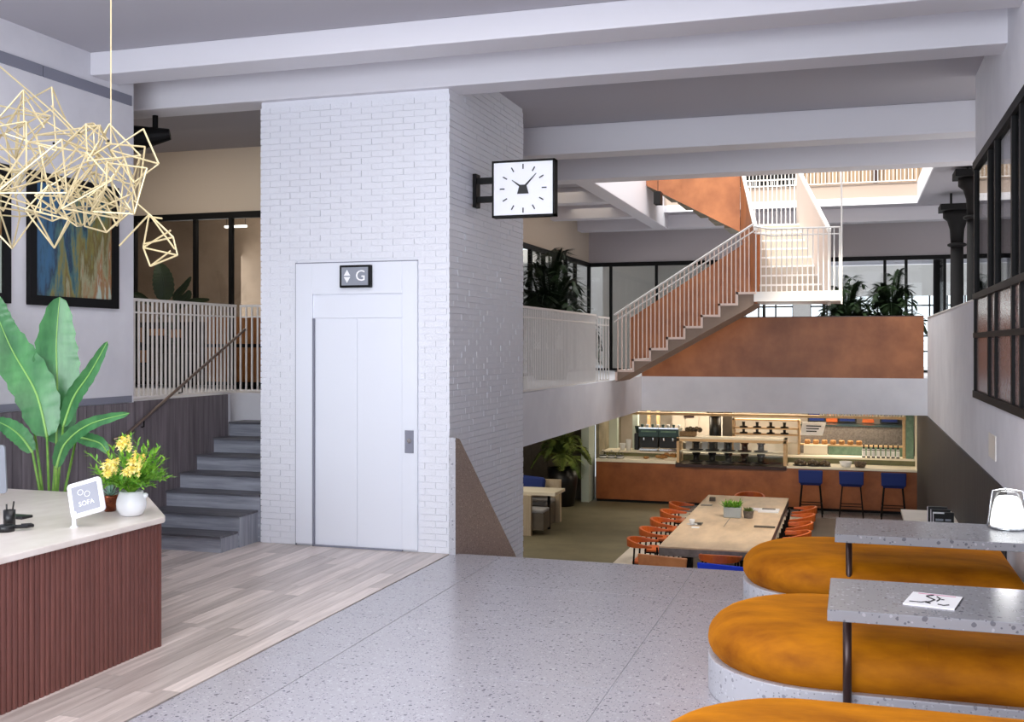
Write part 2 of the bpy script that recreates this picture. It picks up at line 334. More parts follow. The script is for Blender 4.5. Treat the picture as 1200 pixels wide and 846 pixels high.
xs = [LX, -3.18, -1.35, .48, XR]; ys = [-3, -1.05, .15, 1.35, 2.55, 3.75, 4.95, 6.15, 7.35, 8.55, FY+.05]
for i in range(4):
    for j in range(10):
        g = .004; MB().box(xs[i]+(.018 if i == 0 else g), ys[j]+g, -.012, xs[i+1]-g, ys[j+1]-g, 0).build('slab', M['terr'], t)
gr = box('slab_joint', (LX+.02, -3, -.011, XR, FY+.05, -.004), M['terrbase'], t)
# --- lower floor
a = box('floor', (-12, 9.75, LO-.2, -3.8, 29, LO), M['olive']); struct(a, 'olive brown cafe floor left of the long table', 'floor')
a = box('floor', (-3.8, 9.75, LO-.2, -1.0, 23.4, LO), M['stonefloor']); struct(a, 'cream stone cafe floor strip under the left row of chairs', 'floor')
a = box('floor', (-1.0, 9.75, LO-.2, 5, 23.4, LO), M['darkfloor']); struct(a, 'dark tiled cafe floor right of the long table', 'floor')
a = box('floor', (-3.8, 23.4, LO-.2, 5, 29, LO), M['terrtop']); struct(a, 'blue grey stone floor strip in front of the copper bar', 'floor')  # strip of sunlight on the floor drawn as a paler material
# --- steps down to the cafe
st = empty('floor', (-1.2, FY+.05, 0), 'steps descending from the terrazzo floor into the cafe', 'stairs', kind='structure')
for i in range(9):
    MB().box(LX+.06, FY+.05+i*.26, -.16*(i+1)-.16, XR, FY+.05+(i+1)*.26, -.16*(i+1)).build('step', M['terrbase'], st)

# --- ceiling
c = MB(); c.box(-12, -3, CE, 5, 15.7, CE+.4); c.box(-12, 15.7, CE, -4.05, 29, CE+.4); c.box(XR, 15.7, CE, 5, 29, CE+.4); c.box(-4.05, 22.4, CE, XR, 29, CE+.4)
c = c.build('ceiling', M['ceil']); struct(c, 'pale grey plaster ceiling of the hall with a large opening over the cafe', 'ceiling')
def beam(b, label): o = box('trim', b, M['beam'], bevel=.01); return struct(o, label, 'beam')
beam((XL, 8.55, 4.56, 5, 8.95, CE), 'white ceiling beam nearest the camera, spanning above the hanging lamp')
beam((-12, 9.62, 4.47, 5, 10.0, CE), 'white ceiling beam resting on top of the brick lift shaft')
beam((LX0, 13.2, 4.42, XR+3, 13.6, CE), 'white ceiling beam behind the wall clock')
beam((LX0, 15.3, 4.42, XR+3, 15.7, CE), 'white ceiling beam at the front edge of the ceiling opening')
beam((-4.05, 15.7, 4.47, -3.75, 22.9, CE+.4), 'white downstand beam along the left side of the ceiling opening')
beam((LX0, 22.9, 4.5, 5, 23.3, CE), 'sunlit white ceiling beam behind the upper staircase')
beam((LX0, 18.4, 4.5, -4.05, 18.7, CE), 'short ceiling beam over the left mezzanine walkway')
beam((LX0, 20.7, 4.5, -4.05, 21.0, CE), 'short ceiling beam at the far end of the left mezzanine walkway')
# fascias of the opening, upper floor
struct(box('trim', (-3.75, 22.36, CE+.13, XR-.02, 22.4, 5.19), M['fascia']), 'beige upper floor edge below the far railing', 'fascia')
MBs = MB().box(-3.75, 22.34, CE-.01, XR-.02, 22.4, CE+.13).box(XR-.02, 15.7, CE-.01, XR, 22.4, 5.19).box(-3.75, 15.7, CE+.01, XR-.02, 15.74, 5.19)
struct(MBs.build('trim', M['white']), 'cream fascia around the edge of the ceiling opening', 'fascia')

# --- left wall
wl = MB().box(XL-.25, -3, -.2, XL, 9.2, CE).build('wall_left', M['white']); struct(wl, 'white left wall with pictures above dark boards', 'wall')
for (z0, z1) in ((4.40, 4.50), (1.435, 1.50)):
    y = 9.16
    for ln in (1.25,)*8:
        MB().box(XL-.002, y-ln+.012, z0, XL+.012, y, z1).build('trim_panel', M['greystrip'], wl); y -= ln
pw = .118; y = 9.18; pm = MB().box(0, .003, 0, .02, pw-.003, 1.43).mesh('plank', M['panelwood'])
bb = box('trim', (XL, -1, 0, XL+.008, 9.2, 1.43), M['black']); struct(bb, 'dark oak wall panelling below the pictures', 'panelling')
for i in range(60):
    y -= pw; link('plank', pm, bb, (XL+.006, y, 0))
# staircase side wall with dark boards
ws = MB().box(XL-.3, 9.2, -.2, XL, 10.97, 1.44).build('wall_left', M['joint']); struct(ws, 'dark oak boarded wall beside the grey steps', 'wall')
y = 9.2; pm = MB().box(0, .0015, 0, .02, .13-.0015, 1.44).mesh('plank', M['panelwood'])
for i in range(13): link('plank', pm, ws, (XL, y+i*.13, 0))
# alcove mezzanine
al = MB().box(-12, 9.2, MB_, XL-.3, 14, MZ).box(XL-.3, 11.3, MB_, LX0, 14, MZ).build('floor', M['white']); struct(al, 'raised mezzanine floor slab behind the grey steps', 'floor')
struct(box('wall_back', (-12, 13.3, 3.88, LX0, 13.5, CE), M['beige']), 'beige wall band above the meeting room glazing', 'wall')
struct(box('wall_left', (-12.2, 9.2, LO, -12, 29, CE), M['beige']), 'beige outer wall of the left rooms', 'wall')
struct(box('wall_front', (-12, 9.0, 0, XL-.25, 9.2, CE), M['beige']), 'beige wall enclosing the left mezzanine alcove', 'wall')
struct(box('wall_back', (-12, 15.9, MZ, LX0, 16.1, CE), M['tanwall']), 'tan back wall of the meeting room seen through glass', 'wall')

def glazing(axis, pos, u0, u1, z0, z1, mull, trans, label, name='window_1', gm='glass', head=.09, mw=.05):
    """framed interior glazing in plane axis=pos; mull = positions of mullions, trans = heights of transoms; a pane between each pair"""
    cx = (u0+u1)/2; root = empty(name, (cx, pos, z0) if axis == 'Y' else (pos, cx, z0), label, 'glazing', kind='structure')
    def bx(a0, a1, b0, b1, d, nm, m):
        if axis == 'Y': return MB().box(a0, pos-d, b0, a1, pos+d, b1).build(nm, M[m], root)
        return MB().box(pos-d, a0, b0, pos+d, a1, b1).build(nm, M[m], root)
    bx(u0, u1, z1-head, z1, .04, 'head_frame', 'black'); bx(u0, u1, z0, z0+.05, .04, 'sill_frame', 'black')
    ms = sorted(mull)
    for u in ms: bx(u-mw/2, u+mw/2, z0, z1-head, .035, 'mullion', 'black')
    for z in trans: bx(u0, u1, z-.025, z+.025, .03, 'transom', 'black')
    zs = [z0+.05]+sorted(trans)+[z1-head]
    for a_, b_ in zip(ms[:-1], ms[1:]):
        for c_, d_ in zip(zs[:-1], zs[1:]): bx(a_, b_, c_, d_, .004, 'pane', gm)
    return root
glazing('Y', 13.3, -11, LX0, MZ, 3.88, [-11, -9.95, -8.93, -8.35, -7.2, LX0], [2.0], 'dark framed meeting room glazing above the grey steps', 'window_1')
glazing('X', LX0, LB, 24, MZ, 3.88, [12.2, 14, 16.0, 17.6, 18.5, 19.3, 20.2, 21.0, 21.9, 22.7, 24], [], 'black framed glazing along the left mezzanine walkway', 'window_2', mw=.09)
glazing('Y', 24.0, LX0, 5, MZ, 3.88, [LX0, -5.24, -4.2, -3.0, -1.85, -.6, .63, 1.05, 1.8, 3.2, 5], [], 'black framed glazing across the back of the mezzanine', 'window_3', mw=.06)

# --- mezzanine slabs with white edge bands
s_ = MB().box(-12, LB, MB_, LX, 24.0, MZ).box(-12, 24.0, MB_, 5, 30, MZ).box(LX, 19.6, MB_, 5, 24.0, MZ).build('floor', M['white'])
struct(s_, 'white edged mezzanine floor slab around the cafe void', 'floor')
s_ = MB().box(XR+.15, -3, MB_, 5, 19.6, MZ).build('floor', M['white']); struct(s_, 'mezzanine floor behind the right wall windows', 'floor')
struct(box('wall_left', (LX0-.1, LB, 3.88, LX0, 24, CE), M['beige']), 'beige wall above the left walkway glazing', 'wall')
struct(box('wall_back', (LX0, 24.0, 3.88, 5, 24.15, CE), M['bulk']), 'grey white bulkhead above the back glazing', 'wall')

# --- right wall
wr = MB(); wr.box(XR, -3, -.2, XR+.15, 9.66, 1.47).box(XR, 9.66, MB_, XR+.15, 12.04, 1.47).box(XR, 12.04, MB_, XR+.15, 19.6, 2.47)
wr.box(XR, -3, 3.88, XR+.15, 12.04, CE).box(XR, -3, 1.47, XR+.15, 5, 3.88)
wr = wr.build('wall_right', M['white']); struct(wr, 'white right wall continuing as solid mezzanine parapet', 'wall')
box('coping', (XR-.01, 12.04, 2.47, XR+.16, 19.6, 2.485), M['whitemetal'], wr)
box('access_hatch', (XR-.008, 10.35, .98, XR, 10.85, 1.2), M['whitemetal'], wr)
pr = box('wall_right', (XR, 9.66, LO, XR+.15, 22.6, MB_), M['black']); struct(pr, 'dark charcoal boarded wall beside the cafe', 'wall')
pm = MB().box(-.012, .003, LO, 0, .147, MB_-.004).mesh('plank', M['cafepanel'])
for i in range(86): link('plank', pm, pr, (XR, 9.66+i*.15, 0))
# window in right wall
wn = empty('window_4', (XR, 9, 1.47), 'tall black framed interior window in the right wall', 'window', kind='structure')
for z0, z1 in ((1.47, 1.54), (2.47, 2.53), (3.80, 3.88)): MB().box(XR-.03, 5, z0, XR+.06, 12.04, z1).build('rail', M['black'], wn)
MB().box(XR-.025, 5, 2.08, XR+.05, 12.04, 2.13).build('rail', M['black'], wn)
my = [12.0, 10.8, 10.3, 9.25, 8.8, 7.7, 7.2, 6.1, 5.05]
for y in my: MB().box(XR-.02, y-.035, 1.5, XR+.05, y+.035, 3.85).build('mullion', M['black'], wn)
for a_, b_ in zip(my[1:], my[:-1]):
    MB().box(XR+.005, a_, 2.53, XR+.012, b_, 3.8).build('pane', M['glassdark'], wn)
    for z0, z1 in ((1.54, 2.08), (2.13, 2.47)): MB().box(XR+.005, a_, z0, XR+.03, b_, z1).build('panel', M['pink'], wn)  # lower panels carry the painted pink reflection
struct(box('wall_right', (5, -3, MB_, 5.2, 29, CE), M['offwhite']), 'pale far wall of the room behind the right window', 'wall')
# --- wall behind the camera: street front with tall windows
wf = MB().box(XL-.25, -2.0, -.2, XR+.15, -1.8, .5).box(XL-.25, -2.0, 4.5, XR+.15, -1.8, CE)
for x in (-7.15, -5.0, -2.9, -.8, 1.15): wf.box(x, -2.0, .5, x+.12, -1.8, 4.5)
struct(wf.build('wall_front', M['white']), 'street wall with tall windows behind the viewer', 'wall')

# --- upper floor above the opening
uf = MB().box(-8, 26, 5.18, 5, 26.2, 9).box(-8.2, 11, 5.18, -8, 26, 9).box(5, 11, 5.18, 5.2, 26, 9).box(-8, 10.8, 5.18, 5, 11, 9)
uf.box(-8, 11, 8.8, -4.9, 26, 9).box(2.4, 11, 8.8, 5, 26, 9).box(-4.9, 23.5, 8.8, 2.4, 26, 9).box(-4.9, 11, 8.8, 2.4, 11.4, 9)
struct(uf.build('wall_back', M['beige']), 'cream walls of the upper storey under the skylight', 'wall')
sb = empty('wall_back', (-1, 25.9, 5.18), 'tan timber slatted wall of the upper storey behind the railing', 'wall', kind='structure')
smesh = MB().box(0, 0, 0, .1, .04, 2.2).mesh('slat', M['slat'])
for i in range(46):
    x = -1.2+i*.125
    link('slat', smesh, sb, (x+1, 0, 0))
MB().box(-1.3, 25.95, 5.18, 4.8, 25.99, 7.4).build('backing', M['tanwall'], sb)
for x in (.42, 2.2): MB().box(x, 25.6, 5.18, x+.1, 25.75, 7.4).build('post', M['brownmetal'], sb)
# bright upper window
uw = empty('window_5', (-2, 25.9, 5.5), 'bright gridded window of the upper storey beyond the staircase', 'window', kind='structure')
MB().box(-3.6, 25.85, 5.2, -1.3, 25.98, 7.6).build('surround', M['black'], uw)
# back room beyond the glazing
bw = MB().box(-12, 30, MZ, -5.2, 30.2, CE).box(-5.2, 30, 3.3, 5, 30.2, CE).box(-1.55, 29.98, MZ, -1.1, 30.2, 3.3).box(3.6, 30, MZ, 5, 30.2, 3.3)
struct(bw.build('wall_back', M['offwhite']), 'white end wall of the back room with tall windows', 'wall')
for n_, (x0, x1) in enumerate(((-5.2, -1.55), (-1.1, 3.6))):
    g_ = empty('window_%d' % (6+n_), ((x0+x1)/2, 30.05, MZ), ('bright gridded outer window seen under the stair landing' if n_ == 0 else 'bright gridded outer window behind the two dark palms'), 'window', kind='structure')
    k = int((x1-x0)/.42)
    for i in range(k+1):
        x = x0+i*(x1-x0)/k; MB().box(x-.02, 30.02, MZ, x+.02, 30.08, 3.3).build('muntin', M['black'], g_)
    for z in (1.85, 2.25, 2.65, 3.05): MB().box(x0, 30.02, z-.02, x1, 30.08, z+.02).build('muntin', M['black'], g_)
struct(box('wall_left', (-5.7, 25.2, MZ, -2.35, 25.35, CE), M['offwhite']), 'white partition just behind the back glazing at left', 'wall')
for (y, lab) in ((25.0, 'nearest'), (26.6, 'middle'), (28.2, 'farthest')):
    struct(box('trim', (-2.3 if y > 25.1 else -5.6, y, 4.0, 5, y+.2, 4.25), M['white']), 'ceiling beam inside the back room, %s of three' % lab, 'beam')
bl = MB().box(-10.2, 16.1, MZ, -10, 23.8, 1.9).box(-10.2, 16.1, 3.4, -10, 23.8, CE)
for i in range(6): bl.box(-10.2, 16.1+i*1.4, 1.9, -10, 16.5+i*1.4, 3.4)
struct(bl.build('wall_left', M['offwhite']), 'white outer wall with windows of the left room', 'wall')

# ================================================================== LIFT SHAFT
core = MB().box(LX0+.008, FY+.008, LO, LX-.008, LB, 4.47).box(LX0+.008, 10.0, 4.47, LX-.008, LB, CE).build('wall_lift', M['joint']); struct(core, 'white painted brick lift shaft standing between steps and cafe void', 'wall')
ch, bl_ = .0621, .225
brick_me = [MB().box(0, -.008-d, 0, bl_-.003, 0, ch-.007).mesh('brick', M['brickpaint']) for d in (0, .002, .004)]
half_me = [MB().box(0, -.008-d, 0, bl_/2-.003, 0, ch-.007).mesh('brick', M['brickpaint']) for d in (0, .002, .004)]
DX0, DX1, DZ1 = -5.335, -4.02, 2.82
front = []
for r in range(int(4.47/ch)):
    z = r*ch; x = LX0 + (0 if r % 2 else -bl_/2)
    while x < LX-.02:
        x0, x1 = max(x, LX0), min(x+bl_, LX); x += bl_
        for a_, b_ in (((x0, min(x1, DX0)), (max(x0, DX1), x1)) if z < DZ1 else ((x0, x1),)):
            if b_-a_ > .03: front.append((a_, b_, z))
full = [q for q in front if abs(q[1]-q[0]-bl_) < 1e-4 or abs(q[1]-q[0]-bl_/2) < 1e-4]
# the nearest-looking bricks (closest to the eye: right and around eye height) become parts
full.sort(key=lambda q: (abs(q[1]-q[0]) < .2, abs(q[2]-2.0)-q[0]))
parts = set(full[:298])
rest = MB()
for q in front:
    a_, b_, z = q
    if q in parts: link('brick', (brick_me if b_-a_ > .2 else half_me)[random.randrange(3)], core, (a_+.0015, FY+.008, z+.003))
    else: rest.box(a_+.0015, FY-random.choice((0, .002, .004)), z+.003, b_-.0015, FY+.012, z+ch-.004)
for r in range(int((CE+1.6)/ch)):
    z = LO+r*ch; y = FY - (0 if r % 2 else bl_/2)
    while y < LB:
        y0_, y1_ = max(y, FY+.001), min(y+bl_, LB); y += bl_
        if y1_-y0_ > .03 and not (z+ch > 4.47 and y0_ < 10.0) and z+ch < CE: rest.box(LX-.012, y0_+.0015, z+.003, LX+random.choice((0, .002, .004)), y1_-.0015, z+ch-.004)
r_ = rest.build('brickwork', M['brickpaint'], core); r_['kind'] = 'stuff'
# door surround and leaves
lift = empty('lift_door', ((DX0+DX1)/2, FY, 0), 'white lift doors with broad surround set in the painted brick shaft', 'lift door')
F0 = FY-.03
fr = MB().box(DX0, F0, .02, -5.15, FY+.01, DZ1).box(-4.18, F0, .02, DX1, FY+.01, DZ1).box(-5.15, F0, 2.51, -4.18, FY+.01, DZ1)
fr.build('surround', M['doorpaint'], lift, bevel=.004)
MB().box(DX0-.012, FY-.014, 0, DX0, FY, DZ1+.012).box(DX0, FY-.014, DZ1, DX1, FY, DZ1+.01).build('shadow_gap', M['greystrip'], lift)  # solid grey strip paints the shade of the gap
MB().box(-5.15, F0+.022, 2.275, -4.18, FY+.01, 2.51).build('header_panel', M['doorpaint'], lift)
MB().box(-5.13, F0+.03, .015, -4.672, FY+.01, 2.27).build('door_leaf', M['doorpaint'], lift)
MB().box(-4.666, F0+.024, .015, -4.185, FY+.01, 2.27).build('door_leaf', M['doorpaint'], lift)
MB().box(-5.15, F0-.0, .0, -5.132, FY-.002, 2.27).build('jamb_gap', M['greystrip'], lift)
MB().box(-5.15, F0, 0, -4.18, FY, .014).build('threshold', M['greystrip'], lift)
cp = empty('call_button_panel', (-4.1, F0, 1.05), 'small dark lift call button plate right of the lift doors', 'button')
MB().box(-4.145, F0-.012, .96, -4.055, F0, 1.18).build('plate', M['greystrip'], cp, bevel=.003)
MB().cyl((-4.095, F0-.012, 1.08), (-4.095, F0-.024, 1.08), .022, n=20).build('button', M['chrome'], cp)
sg = empty('lift_sign', (-4.655, F0, 2.67), 'black framed grey lift indicator reading G above the lift doors', 'sign')
MB().box(-4.825, F0-.05, 2.57, -4.49, F0, 2.79).build('sign_frame', M['black'], sg, bevel=.006)
MB().box(-4.80, F0-.054, 2.592, -4.515, F0-.049, 2.768).build('sign_face', M['signgrey'], sg)
text('letter', 'G', .15, (.06, -.056, .01), (PI/2, 0, 0), M['white_print'], sg, .002)
MB().prism([(-4.775, 2.686), (-4.705, 2.686), (-4.74, 2.745)], F0-.056, F0-.052, 'Y').build('up_arrow', M['white_print'], sg)
MB().prism([(-4.775, 2.674), (-4.74, 2.615), (-4.705, 2.674)], F0-.056, F0-.052, 'Y').build('down_arrow', M['white_print'], sg)

# terrazzo cheek wall beside the shaft
ck = MB().prism([(FY-.02, LO), (12.1, LO), (12.1, -.76), (9.79, 1.1), (FY-.02, 1.12)], LX+.012, LX+.072, 'X').build('trim', M['terrbrown'])
struct(ck, 'brown terrazzo stair cheek with a sloping top against the lift shaft', 'panel')
box('end_strip', (LX+.012, FY-.03, 0, LX+.074, FY-.019, 1.12), M['terrbase'], ck)  # paler terrazzo paints the light on the cheek's front face

# ================================================================== GREY STEPS LEFT OF THE LIFT
sr = empty('timber_steps', (-6.4, 9.08, 0), 'grey oak steps rising left of the lift to the mezzanine', 'stairs')
sx = [(XL+.02, -5.82, 9.08), (XL+.02, -5.80, 9.38), (XL+.02, -5.77, 9.72), (XL+.02, -5.755, 9.96), (XL+.02, -5.755, 10.27), (XL+.02, -5.755, 10.6), (XL+.02, -5.755, 10.92)]
for i, (x0, x1, y) in enumerate(sx):
    z = .16*(i+1); ye = sx[i+1][2]+.05 if i < 6 else 11.24
    MB().box(x0, y, z-.16 if i > 2 else 0, x1, ye if i > 2 else (9.75 if i < 2 else 10.2), z-.022).build('riser', M['stairwood'], sr)
    MB().box(x0, y-.022, z-.02, x1+(.008 if i < 3 else 0), ye, z).build('tread', M['treadwood'], sr)
    if i < 3: MB().box(x1, y, 0, x1+.006, ye if i == 2 else sx[i+1][2]+.3, z-.022).build('end_board', M['capwood'], sr)
struct(box('floor', (XL-.28, 11.24, .8, -5.755, 11.299, MZ), M['white']), 'white riser wall at the top of the grey steps', 'wall')

def railing(name, label, axis, pos, u0, u1, z0, h, pitch, r=.008, second=.09, mats='whitemetal', group=None, kind=None):
    root = empty(name, ((pos, u0, z0) if axis == 'X' else (u0, pos, z0)), label, 'railing', group)
    me = MB().box(-r, -r, .02, r, r, h-.012).mesh('baluster', M[mats])
    n = int(round((u1-u0)/pitch))
    for i in range(n+1):
        d = (u1-u0)*i/n; link('baluster', me, root, ((0, d, 0) if axis == 'X' else (d, 0, 0)))
    def bar(z_, nm, t=.014):
        b = (pos-t, u0-r, z0+z_-t, pos+t, u1+r, z0+z_+t) if axis == 'X' else (u0-r, pos-t, z0+z_-t, u1+r, pos+t, z0+z_+t)
        return MB().box(*b).build(nm, M[mats], root)
    bar(h, 'top_rail'); bar(.02, 'bottom_rail', .01)
    if second: bar(h-second, 'under_rail', .008)
    return root
railing('railing', 'white railing of thin uprights along the mezzanine above the grey steps', 'X', -6.98, 9.24, 11.2, 1.45, 1.02, .075, .009, .13)
railing('railing', 'white railing of thin uprights crossing the top of the grey steps', 'Y', 11.27, -6.95, -5.8, 1.45, 1.02, .075, .009, .13)
hr = empty('handrail', (XL+.07, 8.85, 1.1), 'thin bronze handrail rising along the dark boards beside the steps', 'handrail')
MB().tube([(XL+.05, 8.83, 1.09), (XL+.05, 9.0, 1.1), (XL+.05, 9.12, 1.17), (XL+.05, 11.2, 2.19)], .016).build('rail', mat('bronze', rgb(150, 132, 122), .3, metal=.7), hr, smooth=True)
for y, z in ((9.3, 1.24), (9.95, 1.56)): MB().tube([(XL+.05, y, z), (XL+.05, y, z-.06), (XL+.005, y, z-.07)], .007).build('bracket', M['black'], hr)
# plant in the alcove, black spot fixture
sp_ = empty('spotlight', (XL-.12, 9.4, 4.47), 'black cone shaped spotlight fixed under the beam at the alcove opening', 'lamp')
MB().cyl((XL-.25, 9.9, 4.47), (XL-.25, 9.9, 4.25), .03).build('stem', M['black'], sp_)
MB().cyl((XL-.5, 9.75, 4.2), (XL-.1, 9.95, 4.27), .16, .06, 16).build('shade', M['black'], sp_)

# ================================================================== ATRIUM GUARDS AND RAILS
railing('railing', 'finely pitched white railing along the left mezzanine edge', 'X', LX-.03, LB+.02, 16.0, MZ, 1.02, .06, .0055, .12)
railing('railing', 'short run of widely spaced white uprights at the foot of the staircase', 'X', LX-.03, 16.12, 16.92, MZ, 1.0, .2, .008, .12)
cg = MB().box(LX, 19.6, MZ, XR-.06, 19.66, 2.5).build('copper_guard', M['copper'], origin=(-1.2, 19.6, MZ)); tag(cg, 'long copper plaster guard across the back of the mezzanine void', 'guard')
box('coping', (LX, 19.59, 2.5, XR-.06, 19.67, 2.512), M['brownmetal'], cg)

# flight one
N1 = 8; Y0, Y1 = 17.0, 18.15; X0_ = -3.64; RN = .272; RS = (2.83-MZ)/N1
fl = empty('staircase', (X0_, Y0, MZ), 'atrium staircase with zigzag white treads, copper guards and half landing', 'staircase')
for i in range(N1):
    x = X0_+i*RN; z = MZ+RS*(i+1)
    MB().box(x, Y0+.02, z-RS, x+.03, Y1, z).build('riser', M['concrete'], fl)
    MB().box(x, Y0, z-.035, x+RN+.01 if i < N1-1 else x+RN, Y1, z).build('tread', M['whitemetal'], fl)
zz = MB()
for i in range(N1):
    x = X0_+i*RN; z = MZ+RS*(i+1)
    zz.box(x, Y0-.012, z-RS, x+.035, Y0, z).box(x, Y0-.012, z-.035, x+RN+.035, Y0, z)
zz.build('zigzag_edge', M['pinkwhite'], fl)
pts = [(X0_, MZ-.02)]
for i in range(N1): pts += [(X0_+i*RN+.02, MZ+RS*i+.0), (X0_+i*RN+.02, MZ+RS*(i+1)-.02)]
xe = X0_+N1*RN
pts += [(xe, 2.81), (xe, 2.81-.17), (xe-.1, 2.81-.24)]
MB().prism(pts[::-1], Y0+.015, Y1, 'Y').build('soffit', mat('stair_soffit', rgb(150, 128, 112), .6), fl)
MB().prism([(X0_, MZ), (xe, 2.83), (xe, 3.85), (X0_, MZ+1.02)], Y1, Y1+.04, 'Y').build('rear_guard', M['copper'], fl)
bal = MB().box(-.008, -.008, 0, .008, .008, .93).mesh('baluster', M['whitemetal']); balp = MB().box(-.008, -.008, 0, .008, .008, .93).mesh('baluster', M['pinkwhite'])
for i in range(32):
    x = X0_+.04+i*.0665; k = min(N1-1, int((x-X0_)/RN)); z = MZ+RS*(k+1); top = MZ+1.05+(x-X0_)*RS/RN
    link('baluster', balp, fl, (x-X0_, .01, z-MZ), scale=(1, 1, (top-z)/.93))
def slope_rail(dz, r, nm): MB().tube([(X0_-.02, Y0+.01, MZ+1.05+dz), (xe, Y0+.01, MZ+1.05+dz+N1*RS)], r, 6).build(nm, M['whitemetal'], fl)
slope_rail(0, .018, 'handrail'); slope_rail(-.11, .012, 'under_rail')
# landing one
LX1 = -.18; LZ = 2.83
MB().box(xe, Y0-.01, LZ-.15, LX1, 18.4, LZ).build('landing', M['whitemetal'], fl)
for i in range(17): link('baluster', bal, fl, (xe+.03+i*(LX1-xe-.05)/16-X0_, .01, LZ-MZ), scale=(1, 1, 1.03))
for i in range(10): link('baluster', bal, fl, (LX1-.02-X0_, .1+i*.13, LZ-MZ), scale=(1, 1, 1.03))
for dz, r, nm in ((.96, .016, 'handrail'), (.86, .011, 'under_rail')):
    MB().tube([(xe, Y0+.01, LZ+dz+.05), (xe+.25, Y0+.01, LZ+dz), (LX1-.02, Y0+.01, LZ+dz), (LX1-.02, 18.4, LZ+dz)], r, 6).build(nm, M['whitemetal'], fl)
MB().cyl((LX1+.01, Y0+.0, LZ-.2), (LX1+.01, Y0+.0, CE+1.4), .012, n=8).build('hanger_rod', M['whitemetal'], fl)
# flight two: away and up, swinging left
N2 = 8; A0, A1 = Vector((-1.46, 18.1)), Vector((-1.97, 20.45)); B0, B1 = Vector((-.36, 18.1)), Vector((-.98, 20.6)); Z2 = 4.22
for i in range(N2):
    t0, t1 = i/N2, (i+1)/N2; z = LZ+(Z2-LZ)*(i+1)/N2
    q = [A0.lerp(A1, t0), B0.lerp(B1, t0), B0.lerp(B1, t1+.02), A0.lerp(A1, t1+.02)]
    MB().prism([tuple(p) for p in q], z-(Z2-LZ)/N2-.02, z-.03).build('riser', M['treadpaint'], fl)
    MB().prism([tuple(p) for p in q], z-.03, z).build('tread', M['whitemetal'], fl)
def guard(P0, P1, z0a, z0b, h0, h1, m, nm, cap, th=.05, low=.25):
    d = (P1-P0).normalized(); n = Vector((-d.y, d.x))*th/2
    vs = [(P0.x-n.x, P0.y-n.y, z0a-low), (P0.x+n.x, P0.y+n.y, z0a-low), (P1.x+n.x, P1.y+n.y, z0b-low), (P1.x-n.x, P1.y-n.y, z0b-low),
          (P0.x-n.x, P0.y-n.y, z0a+h0), (P0.x+n.x, P0.y+n.y, z0a+h0), (P1.x+n.x, P1.y+n.y, z0b+h1), (P1.x-n.x, P1.y-n.y, z0b+h1)]
    fs = [(3,2,1,0),(4,5,6,7),(0,1,5,4),(1,2,6,5),(2,3,7,6),(3,0,4,7)]
    g = MB().add(vs, fs).build(nm, M[m], fl)
    c_ = Vector((0, 0, 0)); vs2 = [Vector(v) for v in vs[4:]]; mid = (vs2[0]+vs2[2])/2
    e = n.normalized()*.03
    cv = [(P0.x-e.x, P0.y-e.y, z0a+h0), (P0.x+e.x, P0.y+e.y, z0a+h0), (P1.x+e.x, P1.y+e.y, z0b+h1), (P1.x-e.x, P1.y-e.y, z0b+h1)]
    cv += [(x, y, z+.05) for x, y, z in cv]
    MB().add(cv, fs).build('coping', M[cap], fl); return g
guard(Vector((xe+.02, 17.1)), Vector((-1.97, 20.35)), LZ, Z2+.02, .95, 1.0, 'copper', 'copper_guard', 'whitemetal', low=.18)
guard(B0+Vector((.0, -.5)), B1, LZ, Z2, .95, 1.02, 'guardpaint', 'white_guard', 'whitemetal', low=.2)
# landing two and flight three
MB().box(-2.0, 20.35, Z2-.15, -.9, 21.6, Z2).build('landing', M['whitemetal'], fl)
for dz in (1.0, .88): MB().tube([(-2.0, 21.55, Z2+dz), (-.92, 21.55, Z2+dz)], .014, 6).build('handrail', M['whitemetal'], fl)
for i in range(14): link('baluster', bal, fl, (-2.0+i*.083-X0_, 21.55-Y0, Z2-MZ), scale=(1, 1, 1.05))
for i in range(6):
    x = -2.0-i*.29; z = Z2+.165*(i+1); MB().box(x-.3, 20.4, z-.19, x, 21.5, z).build('tread', M['concrete'], fl)
MB().prism([(-3.75, 5.04), (-2.0, Z2-.12), (-2.0, Z2+1.02), (-3.75, 6.25)], 20.3, 20.35, 'Y').build('copper_guard', M['copper'], fl)
# railing upstairs along the far side of the opening
railing('railing', 'white railing of thin uprights on the upper storey edge', 'Y', 22.3, -3.7, XR-.04, 5.19, 1.05, .07, .007, .14)

# hanging lamp box under the upper flight
hl = empty('pendant_light', (-3.3, 19.0, 4.6), 'small dark box lamp hanging at the left of the ceiling opening', 'lamp')
MB().box(-3.36, 18.9, 4.5, -3.24, 19.15, 4.72).build('lamp_body', M['black'], hl); MB().cyl((-3.3, 19.0, 4.72), (-3.3, 19.0, 8.8), .006, n=6).build('cord', M['black'], hl)
